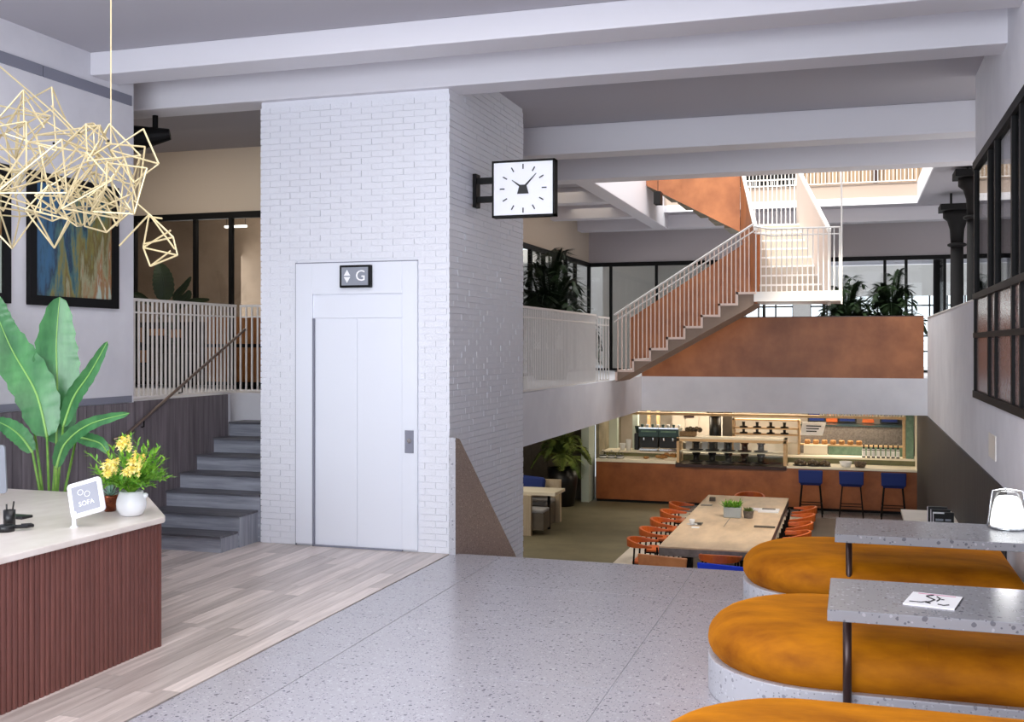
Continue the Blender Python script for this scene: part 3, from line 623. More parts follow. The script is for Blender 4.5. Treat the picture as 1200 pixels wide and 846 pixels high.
# columns right
def column(x, y, lab, top=4.42):
    r = empty('cast_iron_column', (x, y, MZ), lab, 'column', 'dark cast iron columns at the right edge of the void')
    MB().lathe([(.17, 0), (.17, .1), (.12, .16), (.11, top-MZ-.75)], (x, y, MZ), 20).build('shaft', M['iron'], r, smooth=True)
    MB().lathe([(.125, 0), (.165, .02), (.165, .05), (.125, .07)], (x, y, top-.82), 20).build('ring', M['iron'], r, smooth=True)
    MB().lathe([(.11, 0), (.125, .25), (.17, .40), (.24, .46), (.24, .58)], (x, y, top-.75), 20).build('capital', M['iron'], r, smooth=True)
    MB().box(x-.3, y-.3, top-.17, x+.3, y+.3, top-.06).build('abacus', M['iron'], r)
    MB().cyl((x-.1, y, top-.1), (x-.1, y, top+.3), .02).build('bolt', M['iron'], r)
column(1.8, 21.2, 'dark cast iron column with flared capital, whole capital visible above the parapet', 4.62)
column(1.8, 18.2, 'dark cast iron column partly hidden by the right window frame', 4.78)
column(1.75, 24.9, 'dark cast iron column behind the back glazing beside the right end', 4.75)
# ================================================================== HALL FURNITURE
# --- benches
def stadium(inset, yc, R, x0, x1, z, n=20):
    r = R-inset; cx = x0+R; xe = x1-inset*.6; pts = []
    for i in range(n+1):
        a = PI/2+PI*i/n; pts.append((cx+r*math.cos(a), yc+r*math.sin(a), z))
    k = 10
    for i in range(1, k+1): pts.append((cx+(xe-cx)*i/k, yc-r, z))
    for i in range(1, 6): pts.append((xe, yc-r+2*r*i/6, z))
    for i in range(k): pts.append((xe+(cx-xe)*i/k, yc+r, z))
    return pts
def loft(rings):
    n = len(rings[0]); vs = [p for r in rings for p in r]; fs = []
    for i in range(len(rings)-1):
        for k in range(n): fs.append((i*n+k, i*n+(k+1) % n, (i+1)*n+(k+1) % n, (i+1)*n+k))
    fs += [tuple(range(n-1, -1, -1)), tuple(range((len(rings)-1)*n, len(rings)*n))]
    m = MB(); m.add(vs, fs); return m
def bench(yc, lab):
    R = .66; x0 = -.82; x1 = 1.12
    b = empty('bench', (.2, yc, 0), lab, 'bench')
    loft([stadium(0, yc, R, x0, x1, z) for z in (0, .205)]).build('plinth', M['terrbase'], b, bevel=.006)
    prof = [(.05, .2), (.045, .215), (.02, .235), (.004, .265), (0, .30), (.004, .335), (.02, .37), (.05, .405), (.09, .432), (.14, .452), (.20, .464), (.30, .472), (.42, .476), (.52, .478)]
    rings = []
    for ins, z in prof:
        rr = stadium(ins, yc, R, x0, x1, z)
        rings.append([(x, y, z_+.004*math.sin(x*9+y*5)*max(0, ins-.05)) for x, y, z_ in rr])
    loft(rings).build('cushion', M['velvet'], b, smooth=True)
    MB().tube([(.35, yc-R+.003, .3), (.36, yc-R+.052, .406), (.365, yc-R+.14, .453), (.37, yc-R+.4, .476)], .004, 6).build('seam', M['velvet'], b, smooth=True)
    return b
bench(8.58, 'mustard velvet bench with rounded end, farthest, beside the cafe void')
bench(6.48, 'mustard velvet bench with rounded end, middle, behind the table with the magazine')
bench(4.38, 'mustard velvet bench nearest the camera, only its cushion top showing')
def bar_table(y0, lab):
    t = empty('table', (.5, y0+.375, 0), lab, 'table')
    MB().box(-.12, y0, .675, XR-.004, y0+.75, .73).build('table_top', M['terrtop'], t, bevel=.004)
    MB().cyl((-.03, y0+.375, 0), (-.03, y0+.375, .675), .022, n=16).build('post', M['brownmetal'], t, smooth=True)
    MB().cyl((-.03, y0+.375, 0), (-.03, y0+.375, .012), .03, n=24).build('base_plate', M['brownmetal'], t)
bar_table(7.59, 'grey terrazzo slab table carrying the glowing lamp, farther of the two')
bar_table(5.41, 'grey terrazzo slab table carrying the magazine, nearer of the two')
# magazine
p = [atZ(1059, 709, .73), atZ(1120, 716, .73), atZ(1127, 699, .73), atZ(1069, 695, .73)]
c0 = sum(p, Vector())/4; mg = empty('magazine', (c0.x, c0.y, .73), 'magazine with black line drawing on white cover lying on the nearer table', 'magazine')
a0 = math.atan2(p[1].y-p[0].y, p[1].x-p[0].x); R_ = Matrix.Translation((c0.x, c0.y, 0)) @ Matrix.Rotation(a0, 4, 'Z')
W2, H2 = (p[1]-p[0]).length/2, (p[3]-p[0]).length/2
MB().box(-W2, -H2, .7302, W2, H2, .735, R_).build('pages', M['paper'], mg)
MB().box(-W2, -H2, .735, W2, H2, .7365, R_).build('cover', M['white_print'], mg)
MB().box(W2, -H2, .7302, W2+.002, H2, .7365, R_).build('spine', M['black_print'], mg)
dr = MB(); kk = W2/.17
for q in ([(-.14, -.08), (-.06, -.075), (-.03, -.05)], [(-.02, .09), (-.06, .06), (-.03, .03), (.01, .0), (-.01, -.04), (-.03, -.07), (.0, -.08)], [(.01, .07), (.04, .03), (.03, -.02)], [(.05, -.08), (.09, -.09), (.12, -.07)], [(.05, .02), (.07, .02)]):
    dr.tube([R_ @ Vector((a*kk, b*H2/.13, .7368)) for a, b in q], .0045, 5)
dr.build('drawing', M['black_print'], mg)
MB().box(-W2*.75, H2*.78, 0.7366, W2*.75, H2*.88, .737, R_).build('title_line', M['pink_print'], mg)
# lamp
lp = atZ(1181, 619, .73); tl = empty('table_lamp', (lp.x, lp.y, .73), 'glowing white portable lamp with clear bell cover on the farther table', 'lamp')
MB().lathe([(.12, 0), (.125, .006), (.12, .014), (.02, .016)], lp, 28).build('base', M['chrome'], tl, smooth=True)
MB().lathe([(.112, .018), (.114, .04), (.104, .12), (.082, .20), (.06, .222), (.01, .228)], lp, 28).build('shade', M['lampglow'], tl, smooth=True)
MB().lathe([(.13, .004), (.128, .05), (.115, .15), (.096, .235), (.082, .256), (.06, .264), (.02, .266)], lp, 28).build('clear_cover', M['glass'], tl, smooth=True)
MB().tube([lp+Vector((.132*math.cos(a)*(1-.25*s), .132*math.sin(a)*(1-.25*s), .01+.25*s)) for a, s in ((PI, 0), (PI, .5), (PI, 1), (PI/2, 1.02), (0, 1), (0, .5), (0, 0))], .005, 6).build('handle', M['chrome'], tl, smooth=True)
pl = bpy.data.lights.new('lamp_bulb', 'POINT'); pl.energy = 3; pl.shadow_soft_size = .08; po = bpy.data.objects.new('lamp_bulb', pl); COL.objects.link(po); po.location = lp+Vector((0, 0, .32))

# --- clock
ck_ = empty('wall_clock', (-3.16, 10.4, 3.58), 'square black framed clock on a bracket projecting from the brick shaft', 'clock')
cx0, cx1, cz0, cz1, cy = -3.49, -2.835, 3.295, 3.865, 10.36
fr = MB().box(cx0, cy, cz0, cx0+.018, cy+.13, cz1).box(cx1-.018, cy, cz0, cx1, cy+.13, cz1).box(cx0, cy, cz0, cx1, cy+.13, cz0+.02).box(cx0, cy, cz1-.02, cx1, cy+.13, cz1).box(cx0, cy+.05, cz0, cx1, cy+.08, cz1)
fr.build('frame', M['black'], ck_)
MB().box(cx0+.018, cy+.008, cz0+.02, cx1-.018, cy+.05, cz1-.02).build('face', M['clockface'], ck_)
ccx, ccz = (cx0+cx1)/2, (cz0+cz1)/2
for i in range(12):
    a = PI*i/6; m_ = Matrix.Translation((ccx, 0, ccz)) @ Matrix.Rotation(a, 4, 'Y')
    MB().box(-.006, cy+.004, .195, .006, cy+.008, .245, m_).build('hour_mark', M['black_print'], ck_)
for nm, a, ln in (('hour_hand', -.93, .145), ('minute_hand', .76, .20)):
    m_ = Matrix.Translation((ccx, 0, ccz)) @ Matrix.Rotation(a, 4, 'Y')
    MB().prism([(-.012, 0), (.012, 0), (.003, ln), (-.003, ln)], cy+.001, cy+.004, 'Y', m_).build(nm, M['black_print'], ck_)
MB().prism([(-.06, -.055), (.06, -.055), (.035, .035), (-.035, .035)], cy-.003, cy+.003, 'Y', Matrix.Translation((ccx, 0, ccz))).build('hub', M['black_print'], ck_)
MB().box(LX+.003, cy, 3.41, LX+.04, cy+.13, 3.75).build('bracket_plate', M['black'], ck_)
for z in (3.46, 3.65): MB().box(LX+.02, cy+.03, z, cx0, cy+.09, z+.06).build('bracket_arm', M['black'], ck_)

# --- pictures
def picture(y0, y1, z0, z1, m, lab):
    r = empty('picture', (XL, (y0+y1)/2, (z0+z1)/2), lab, 'picture'); b = .085
    MB().box(XL+.002, y0, z0, XL+.045, y0+b, z1).box(XL+.002, y1-b, z0, XL+.045, y1, z1).box(XL+.002, y0+b, z0, XL+.045, y1-b, z0+b).box(XL+.002, y0+b, z1-b, XL+.045, y1-b, z1).build('frame', M['black'], r)
    MB().box(XL+.002, y0+b, z0+b, XL+.02, y1-b, z1-b).build('canvas', m, r)
picture(7.72, 8.92, 2.36, 3.54, M['painting'], 'abstract blue and ochre painting in a black frame on the left wall')
picture(6.3, 7.5, 2.36, 3.54, M['painting2'], 'black framed picture cut off by the left edge of the photo')

# --- reception desk
dk = empty('reception_desk', (-5.2, 5.0, 0), 'reception desk with pale stone top and reddish ribbed wooden front', 'desk')
out = [(-4.37, 2.6), (-4.37, 6.14), (-5.08, 6.92), (-6.5, 6.95), (-6.5, 6.2), (-5.35, 6.2), (-5.25, 5.9), (-5.25, 2.6)]
out = [(-4.37, 2.6), (-4.37, 6.15), (-4.40, 6.2), (-5.08, 6.95), (-6.45, 6.99), (-6.45, 2.6)]
MB().prism(out, .822, .862).build('desk_top', M['limestone'], dk, bevel=.006)
inn = [(-4.41, 2.65), (-4.41, 6.13), (-5.10, 6.88), (-6.4, 6.92), (-6.4, 2.65)]
MB().prism(inn, 0, .822).build('carcass', M['deskwood'], dk)
rb = MB().prism([(0, 0), (.013, .005), (.016, .012), (.016, .03), (.013, .037), (0, .042)], .0, .82).mesh('rib', M['deskwood'])
for i in range(82): link('rib', rb, dk, (-4.41+5.2, 2.66+i*.0423-5.0, 0))
MB().box(-4.41, 6.12, 0, -4.39, 6.145, .82).build('corner_post', M['deskwood'], dk)
# items on the desk
DZ = .862
b0 = atZ(87, 618, DZ); tb = empty('tablet_stand', b0, 'white framed tablet on a slim stand at the desk corner', 'tablet')
MB().lathe([(.026, 0), (.026, .005), (.014, .012), (.012, .06), (.016, .09), (.01, .1)], b0, 16).build('stand', M['whiteplastic'], tb, smooth=True)
# tablet frame from four corners in space, facing the viewer and tilted back
t_ = b0.y/ray(87, 618).y
cA, cB, cC, cD = [Vector((0, 0, CZ))+ray(px, py)*(t_+dt) for px, py, dt in ((87, 608, 0), (128, 596, 0), (114, 560, .07), (75, 569, .07))]
ux = (cB-cA).normalized(); uy = (cD-cA); uy = (uy-ux*uy.dot(ux)).normalized(); uz = ux.cross(uy)
cc = (cA+cB+cC+cD)/4; w2 = ((cB-cA).length+(cC-cD).length)/4; h2 = ((cD-cA).length+(cC-cB).length)/4
TM = Matrix(((ux.x, uy.x, uz.x, cc.x), (ux.y, uy.y, uz.y, cc.y), (ux.z, uy.z, uz.z, cc.z), (0, 0, 0, 1)))
def rrect(w, h, r, n=5):
    o = []
    for sx_, sy_, a in ((1, 1, 0), (-1, 1, PI/2), (-1, -1, PI), (1, -1, 3*PI/2)):
        for i in range(n+1): b = a+PI/2*i/n; o.append((sx_*(w-r)+r*math.cos(b), sy_*(h-r)+r*math.sin(b)))
    return o
MB().prism(rrect(w2, h2, .025), -.012, .006, 'Z', TM).build('case', M['whiteplastic'], tb, bevel=.003)
MB().prism(rrect(w2*.76, h2*.76, .004), .006, .0075, 'Z', TM).build('screen', M['screen'], tb)
tr = TM.to_euler(); lc = TM @ Vector((0, -h2*.3, .008)) - b0
text('lettering', 'SOFA', .042, lc, tr, M['white_print'], tb, .0003)
for k, (dx, dy) in enumerate(((-.25, .28), (.12, .1))):
    c_ = TM @ Vector((dx*w2, dy*h2+.01, .008)); 
    MB().tube([TM @ Vector((dx*w2+.018*math.cos(a), dy*h2+.01+.018*math.sin(a), .0085)) for a in [i*PI/4 for i in range(9)]], .002, 4).build('emblem', M['white_print'], tb)
# vase with yellow flowers
v0 = atZ(154, 604, DZ); vs_ = empty('flower_vase', v0, 'round white ceramic vase at the right corner of the desk', 'vase')
MB().lathe([(.055, 0), (.075, .01), (.094, .05), (.098, .08), (.094, .11), (.08, .15), (.074, .165), (.066, .165), (.08, .12), (.02, .1)], v0, 32).build('vase_body', M['ceramic'], vs_, smooth=True)
MB().ball(v0+Vector((.088, .03, .135)), .018, 6).build('lug', M['ceramic'], vs_, smooth=True)
random.seed(11)
fo = empty('bouquet', v0+Vector((0, 0, .15)), 'bright green foliage with yellow flowers standing in the white vase', 'flowers')
def leaflet(mb, p, d, ln, wd, up=Vector((0, 0, 1)), droop=.3):
    d = d.normalized(); sdv = d.cross(up)
    if sdv.length < .05: sdv = d.cross(Vector((1, 0, 0)))
    sdv.normalize(); a = p+d*ln*.45+Vector((0, 0, -droop*ln*.08)); t = p+d*ln+Vector((0, 0, -droop*ln*.45))
    mb.add([p, a-sdv*wd, t, a+sdv*wd, a+sdv.cross(d)*wd*.25], [(0, 1, 4), (1, 2, 4), (0, 4, 3), (4, 2, 3)])
for k in range(72):
    a = random.random()*2*PI; el = math.acos(1-random.random()*.95); ln = random.uniform(.24, .37)*(1 if el < 1 else .75)
    d = Vector((math.cos(a)*math.sin(el), math.sin(a)*math.sin(el), math.cos(el))); p0 = v0+Vector((0, 0, .14)); p1 = p0+Vector((d.x*.1, d.y*.1, .09)); p2 = p0+d*ln+Vector((0, 0, .06))
    mb = MB().tube([p0, p1, p2], .0025, 5)
    for j in range(26):
        t = .3+.7*j/25; q = p0.lerp(p1, t*2) if t < .5 else p1.lerp(p2, t*2-1)
        dd = (d*.9+Vector((random.gauss(0, .6), random.gauss(0, .6), random.gauss(.35, .4)))); leaflet(mb, q, dd, random.uniform(.04, .06), .0085, droop=.1)
    mb.build('sprig', M['herb'], fo)
for (dx, dz, n_) in ((.0, .38, 14), (.08, .24, 26), (.115, .27, 14), (-.1, .24, 14), (-.125, .19, 12), (.05, .2, 12)):
    mb = MB(); cR = Vector((math.cos(YAW), math.sin(YAW), 0)); cF = Vector((math.sin(YAW), -math.cos(YAW), 0))
    for j in range(n_):
        q = v0+Vector((0, 0, .12+dz))+cR*(dx*.85+random.gauss(0, .022))+cF*(.13+random.gauss(0, .02))+Vector((0, 0, random.gauss(0, .02)))
        for h in range(5): leaflet(mb, q, cF*.9+Vector((cR.x*math.cos(h*1.26), cR.y*math.cos(h*1.26), math.sin(h*1.26)))*1.2, .034, .012)
    mb.build('flower_cluster', M['yellow'], fo)
# copper pot with succulent
s0 = atZ(129, 599, DZ); cpot = empty('plant_pot', s0, 'small hammered copper pot behind the tablet', 'pot')
MB().lathe([(.035, 0), (.04, .005), (.055, .1), (.057, .115), (.05, .115), (.02, .1)], s0, 24).build('pot_body', M['copperpot'], cpot, smooth=True)
su = empty('succulent', s0+Vector((0, 0, .1)), 'pale green succulent growing in the copper pot', 'plant'); mb = MB()
for k in range(26):
    a = k*2.4; el = .15+k*.045; d = Vector((math.cos(a)*math.sin(el), math.sin(a)*math.sin(el), math.cos(el))); leaflet(mb, s0+Vector((0, 0, .1)), d, .12-.002*k, .009, droop=.1)
mb.build('leaves', M['succ'], su)
# pen holder, tape, monitor
h0 = atZ(11, 618, DZ); ph = empty('pen_holder', h0, 'black pen holder with two pens at the left end of the desk', 'pen holder')
MB().lathe([(.035, 0), (.036, .11), (.033, .11), (.03, .02)], h0, 20).build('cup', M['blackplastic'], ph, smooth=True)
MB().cyl(h0+Vector((-.02, 0, .05)), h0+Vector((-.022, 0, .145)), .005).build('pen', M['blackplastic'], ph); MB().cyl(h0+Vector((.015, 0, .05)), h0+Vector((.035, 0, .165)), .005).build('pen', M['blackplastic'], ph)
h1 = atZ(14, 622, DZ); td = empty('tape_dispenser', h1, 'black tape dispenser in front of the pen holder', 'tape dispenser')
MB().lathe([(.052, 0), (.052, .035), (.045, .04)], h1+Vector((-.02, -.03, 0)), 20).build('drum', M['blackplastic'], td, smooth=True)
cR = Vector((math.cos(YAW), math.sin(YAW), 0)); q0 = h1+Vector((0, 0, .025))
MB().tube([q0+cR*.02, q0+cR*.08+Vector((0, .02, .0)), q0+cR*.09+Vector((0, .05, 0)), q0+cR*.07+Vector((0, .07, 0)), q0+cR*.02+Vector((0, .05, 0))], .012).build('arm', M['blackplastic'], td)
h2_ = atZ(22, 607, DZ); tag(MB().box(h2_.x-.08, h2_.y-.05, DZ, h2_.x+.07, h2_.y+.05, DZ+.018).build('notepad', M['blackplastic'], bevel=.003, origin=h2_), 'small dark grey notepad beside the pen holder', 'notepad')
m0 = atZ(-34, 598, DZ); mo = empty('monitor', m0, 'white back of a desk monitor at the left edge of the photo', 'monitor')
mo_m = Matrix.Translation(m0) @ Matrix.Rotation(.5, 4, 'Z') @ Matrix.Rotation(.16, 4, 'X')
MB().prism(rrect(.24, .17, .02), -.02, .01, 'Y', mo_m @ Matrix.Translation((0, 0, .29))).build('shell', M['signgrey'], mo, bevel=.004)
MB().box(-.03, .0, 0, .03, .03, .2, mo_m).build('stand', M['whiteplastic'], mo); MB().box(-.1, -.06, .0, .1, .08, .008, Matrix.Translation(m0)).build('foot', M['whiteplastic'], mo)

# --- large banana plant behind the desk
def big_leaf(base, pts, wd, mname, parent, fold=.25, waves=9, stemr=.009):
    """pts: centre line points in space; blade grows from the second point on; stem along the first stretch"""
    pts = [Vector(p) for p in pts]
    def cr(t):
        n = len(pts)-1; i = min(int(t*n), n-1); u = t*n-i; P = [pts[max(i-1, 0)], pts[i], pts[i+1], pts[min(i+2, n)]]
        return .5*((2*P[1])+(P[2]-P[0])*u+(2*P[0]-5*P[1]+4*P[2]-P[3])*u*u+(3*P[1]-P[0]-3*P[2]+P[3])*u**3)
    NL, NW = 26, 6; vs = []; fs = []; view = Vector((0, 0, CZ))-pts[len(pts)//2]; view.normalize()
    ph_ = random.random()*6
    for i in range(NL+1):
        t = i/NL; c = cr(t); d = (cr(min(1, t+.02))-cr(max(0, t-.02))).normalized()
        sd = d.cross(view).normalized(); nn = sd.cross(d).normalized()
        w_ = wd*(math.sin(PI*t**.8)**.55 if 0 < t < 1 else .02)
        for k in range(-NW, NW+1):
            s_ = k/NW; wob = 1+.06*math.sin(t*waves*6+ph_+(2 if s_ > 0 else 0))*abs(s_)
            vs.append(c+sd*s_*w_*wob+nn*(abs(s_)**1.2*fold*w_*1.0+.012*math.sin(t*70+s_*3+ph_)*abs(s_)))
    W = 2*NW+1
    for i in range(NL):
        for k in range(W-1): fs.append((i*W+k, i*W+k+1, (i+1)*W+k+1, (i+1)*W+k))
    lf = MB().add(vs, fs).build('leaf', M[mname], parent, smooth=True)
    rib = MB().tube([cr(i/16)+Vector((0, 0, 0))+view*.004 for i in range(17)], [.011-.009*i/16 for i in range(17)], 6).build('midrib', M['midrib'] if mname == 'leaf' else M[mname], lf, smooth=True)
    MB().tube([base, Vector(base).lerp(pts[0], .5)+Vector((0, 0, .03)), pts[0], cr(.06)], [stemr*1.5, stemr*1.2, stemr, stemr*.9], 8).build('stalk', M['stem'] if mname == 'leaf' else M[mname], parent, smooth=True)
random.seed(5)
bp = empty('banana_plant', (-6.15, 7.15, 0), 'large banana plant with broad bright green leaves behind the desk', 'plant')
bs = Vector((-6.15, 7.15, .45)); YB = 7.15
def L(px_list, dy=0.0): return [atY(x, y, YB+dy+.0*i) for i, (x, y) in enumerate(px_list)]
big_leaf(bs, L([(66, 520), (67, 455), (66, 400), (70, 348)], .1), .175, 'leaf', bp)
big_leaf(bs, L([(55, 512), (42, 460), (14, 410), (-4, 368)], -.08), .165, 'leaf', bp)
big_leaf(bs+Vector((.03, 0, 0)), L([(74, 500), (86, 466), (106, 436), (126, 400)], -.03), .062, 'leaf', bp, fold=.5)
big_leaf(bs+Vector((.04, 0, 0)), L([(66, 548), (76, 520), (105, 497), (152, 484)], -.15), .058, 'leaf', bp, fold=.3)
big_leaf(bs+Vector((.05, 0, 0)), L([(90, 512), (104, 515), (118, 520), (126, 531)], .1), .055, 'leaf', bp, fold=.3)
big_leaf(bs+Vector((-.03, 0, 0)), L([(38, 530), (25, 512), (10, 500), (-8, 492)], -.1), .075, 'leaf', bp, fold=.3)
big_leaf(bs+Vector((-.02, 0, 0)), L([(30, 430), (10, 400), (0, 372), (-6, 345)], .15), .10, 'leaf', bp)
pp = empty('floor_planter', (-6.15, 7.15, 0), 'dark planter hidden behind the desk holding the banana plant', 'planter')
MB().lathe([(.2, 0), (.26, .5), (.24, .5), (.22, .44)], (-6.15, 7.15, 0), 24).build('pot_body', M['blackplastic'], pp, smooth=True)

# --- hanging wire lamp
random.seed(21)
chd = empty('wire_chandelier', (-4.9, 6.0, 3.3), 'hanging lamp of tangled champagne wire polyhedra above the desk', 'chandelier')
RW = .006
def poly(px, py, r, sq=1.0, y=6.0, n=6):
    c = atY(px, py, y); vs = []
    rot = Matrix.Rotation(random.random()*6, 3, 'Z') @ Matrix.Rotation(random.random()*3, 3, 'X')
    base = [Vector((math.cos(2*PI*k/n), math.sin(2*PI*k/n), random.uniform(-.35, .35))) for k in range(n)]
    top, bot = Vector((.1, 0, 1.15*sq)), Vector((0, .1, -1.15*sq))
    vs = [c+rot @ (v*r*random.uniform(.8, 1.15)) for v in base+[top, bot]]
    m_ = MB()
    for k in range(n):
        m_.cyl(vs[k], vs[(k+1) % n], RW, n=5); m_.cyl(vs[k], vs[n], RW, n=5)
        if random.random() < .8: m_.cyl(vs[k], vs[n+1], RW, n=5)
    m_.build('wire_frame', M['brass'], chd)
for a in ((12, 178, .24, 1.2, 5.9, 5), (45, 160, .28, 1.3, 6.1, 4), (28, 215, .26, 1, 6, 5), (62, 205, .25, 1.2, 5.8, 5), (90, 190, .28, 1.2, 6.1, 5), (84, 235, .22, 1, 6.0, 5), (112, 215, .24, 1.1, 5.9, 5),
          (132, 200, .22, 1.3, 6.1, 4), (120, 245, .2, 1, 6.0, 5), (60, 250, .18, 1, 5.9, 5), (12, 250, .22, 1.1, 6.0, 4), (105, 165, .14, 1.2, 6.0, 4), (140, 225, .18, 1.1, 5.9, 4), (25, 140, .16, 1.4, 6.0, 4), (110, 235, .16, 1.1, 6.1, 5), (-12, 215, .25, 1, 6, 5)): poly(*a)
def wires(segs, y=6.0):
    m_ = MB()
    for s_ in segs:
        q = [atY(a, b, y) for a, b in s_]
        for u, v in zip(q[:-1], q[1:]): m_.cyl(u, v, RW, n=5)
    m_.build('wire_frame', M['brass'], chd)
wires([[(168, 151), (186, 192), (157, 214)], [(168, 151), (130, 176), (186, 192)], [(130, 176), (157, 214)], [(170, 172), (161, 240)], [(124, 168), (170, 172)], [(145, 183), (160, 235)]])
wires([[(175, 251), (168, 290), (176, 312), (208, 299), (203, 278), (175, 251)], [(168, 290), (200, 270)], [(168, 286), (203, 278)], [(168, 290), (208, 299)], [(176, 312), (200, 294)], [(175, 251), (205, 292)], [(175, 254), (190, 256)], [(157, 235), (175, 251)], [(140, 288), (175, 251)]])
wires([[(0, 78), (62, 131), (105, 175), (147, 215)], [(60, 124), (90, 155), (148, 211)], [(0, 124), (60, 136)], [(30, 114), (8, 146)], [(30, 114), (52, 150)], [(22, 150), (60, 128)]])
MB().cyl(atY(130, 168, 6.0), (atY(130, 168, 6.0).x, 6.0, CE), .004, n=8).build('suspension_rod', M['brass'], chd)
MB().cyl((atY(130, 168, 6.0).x, 6.0, CE-.02), (atY(130, 168, 6.0).x, 6.0, CE), .05, n=20).build('ceiling_rose', M['whitemetal'], chd)
for (x, y) in ((92, 156), (127, 165), (63, 168), (33, 199), (75, 199)): c_ = atY(x, y, 6.0); MB().ball(c_, .009, 6).build('joint', M['black'], chd)
# --- alcove plant
random.seed(9)
ap = empty('alcove_plant', (-8.7, 12.6, MZ), 'dark broad leaved plant behind the white railing above the steps', 'plant')
ab = Vector((-8.7, 12.6, MZ+.4)); MB().lathe([(.2, 0), (.24, .45), (.2, .45)], (-8.7, 12.6, MZ), 20).build('pot_body', M['blackplastic'], ap)
for q, wd in (([(192, 352), (192, 338), (190, 322), (186, 309)], .14), ([(204, 352), (208, 345), (216, 336), (224, 324)], .05), ([(206, 356), (214, 352), (220, 346), (222, 340)], .06), ([(205, 362), (222, 354), (236, 352), (246, 351)], .04), ([(176, 356), (168, 350), (162, 346), (156, 344)], .05)):
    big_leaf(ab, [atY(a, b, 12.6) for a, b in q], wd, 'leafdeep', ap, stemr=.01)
ORD = ('first', 'second', 'third', 'fourth', 'fifth', 'sixth', 'seventh', 'eighth')
# ================================================================== PALMS
def palm(x, y, z, h, spread, n, mname, lab, pot=True, seed=1, pot_h=.5, droop=1.0):
    random.seed(seed); r = empty('potted_palm', (x, y, z), lab, 'palm')
    if pot: MB().lathe([(.26, 0), (.33, pot_h*.6), (.34, pot_h), (.3, pot_h), (.28, pot_h-.06)], (x, y, z), 24).build('pot', M['blackplastic'], r, smooth=True)
    b = Vector((x, y, z+(pot_h-.05 if pot else 0)))
    for i in range(n):
        a = i*2.399+random.random()*.4; k = i/n; rise = h*(1-.55*k)*random.uniform(.85, 1.05); out = spread*(.25+.75*k)*random.uniform(.8, 1.1)
        d = Vector((math.cos(a), math.sin(a), 0)); pts = []
        for t in [j/10 for j in range(11)]:
            pts.append(b+d*out*t**1.2+Vector((0, 0, rise*(1-(1-t)**1.8)-droop*.45*h*t**3*(.3+k))))
        m_ = MB().tube(pts, [.014-.011*j/10 for j in range(11)], 5)
        for j in range(34):
            t = .25+.75*j/34; f_ = t*10; i0 = min(int(f_), 9); q = pts[i0].lerp(pts[i0+1], f_-i0); dd = (pts[i0+1]-pts[i0]).normalized(); sd = dd.cross(Vector((0, 0, 1))).normalized()
            ln = .34*h/1.3*math.sin(PI*(.15+.8*t))
            for s_ in (-1, 1): leaflet(m_, q, dd*.7+sd*s_+Vector((0, 0, .15)), ln, .019, droop=.7)
        m_.build('frond', M[mname], r)
    return r
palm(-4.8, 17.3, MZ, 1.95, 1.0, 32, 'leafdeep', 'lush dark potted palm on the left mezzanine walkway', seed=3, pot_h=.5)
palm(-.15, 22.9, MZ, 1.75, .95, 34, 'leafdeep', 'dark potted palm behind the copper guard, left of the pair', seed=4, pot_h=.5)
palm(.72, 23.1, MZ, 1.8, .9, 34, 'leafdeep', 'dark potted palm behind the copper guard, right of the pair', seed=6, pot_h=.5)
palm(-6.25, 23.55, LO, 1.3, .85, 20, 'leafdark', 'potted palm in a tall black planter on the cafe floor', seed=8, pot_h=.85)

# ================================================================== CAFE FLOOR, WALLS
wn_ = MB().box(-12, 24.6, LO, -5.95, 24.8, MB_).build('wall_back', M['brownwall']); struct(wn_, 'dark brown wall behind the cafe palm', 'wall')
pm = MB().box(.004, -.012, LO, .2, 0, MB_).mesh('plank', M['brownwall'])
for i in range(20): link('plank', pm, wn_, (-9.9+i*.2, 24.6, 0))
struct(box('trim', (-5.98, 24.2, LO, -5.80, 24.85, MB_), M['greenpost']), 'pale square post between the cafe palm and the copper bar', 'post')
struct(box('trim', (-7.3, 22.4, LO, -7.1, 22.6, MB_), M['couchwood']), 'slim oak post beside the brick shaft in the cafe', 'post')
struct(box('wall_left', (-5.78, 24.8, LO, -5.7, 27.4, MB_), M['concrete']), 'streaked concrete side wall of the kitchen', 'wall')
kb = MB().box(-5.78, 27.3, LO, 2, 27.5, MB_).build('wall_back', M['tile']); struct(kb, 'pale kitchen back wall behind the bar', 'wall')
struct(box('wall_right', (XR+.25, 22.6, LO, XR+.4, 27.4, MB_), M['black']), 'dark side wall of the kitchen', 'wall')
for n_, (x0, x1, m_, lab) in enumerate(((-5.75, -5.5, 'greenpost', 'pale green post standing behind the bar left of the coffee machines'), (-5.12, -4.99, 'greenpost', 'narrow pale green post beside the coffee machines'))):
    struct(box('trim', (x0, 25.9, LO, x1, 26.1, MB_), M[m_]), lab, 'post')
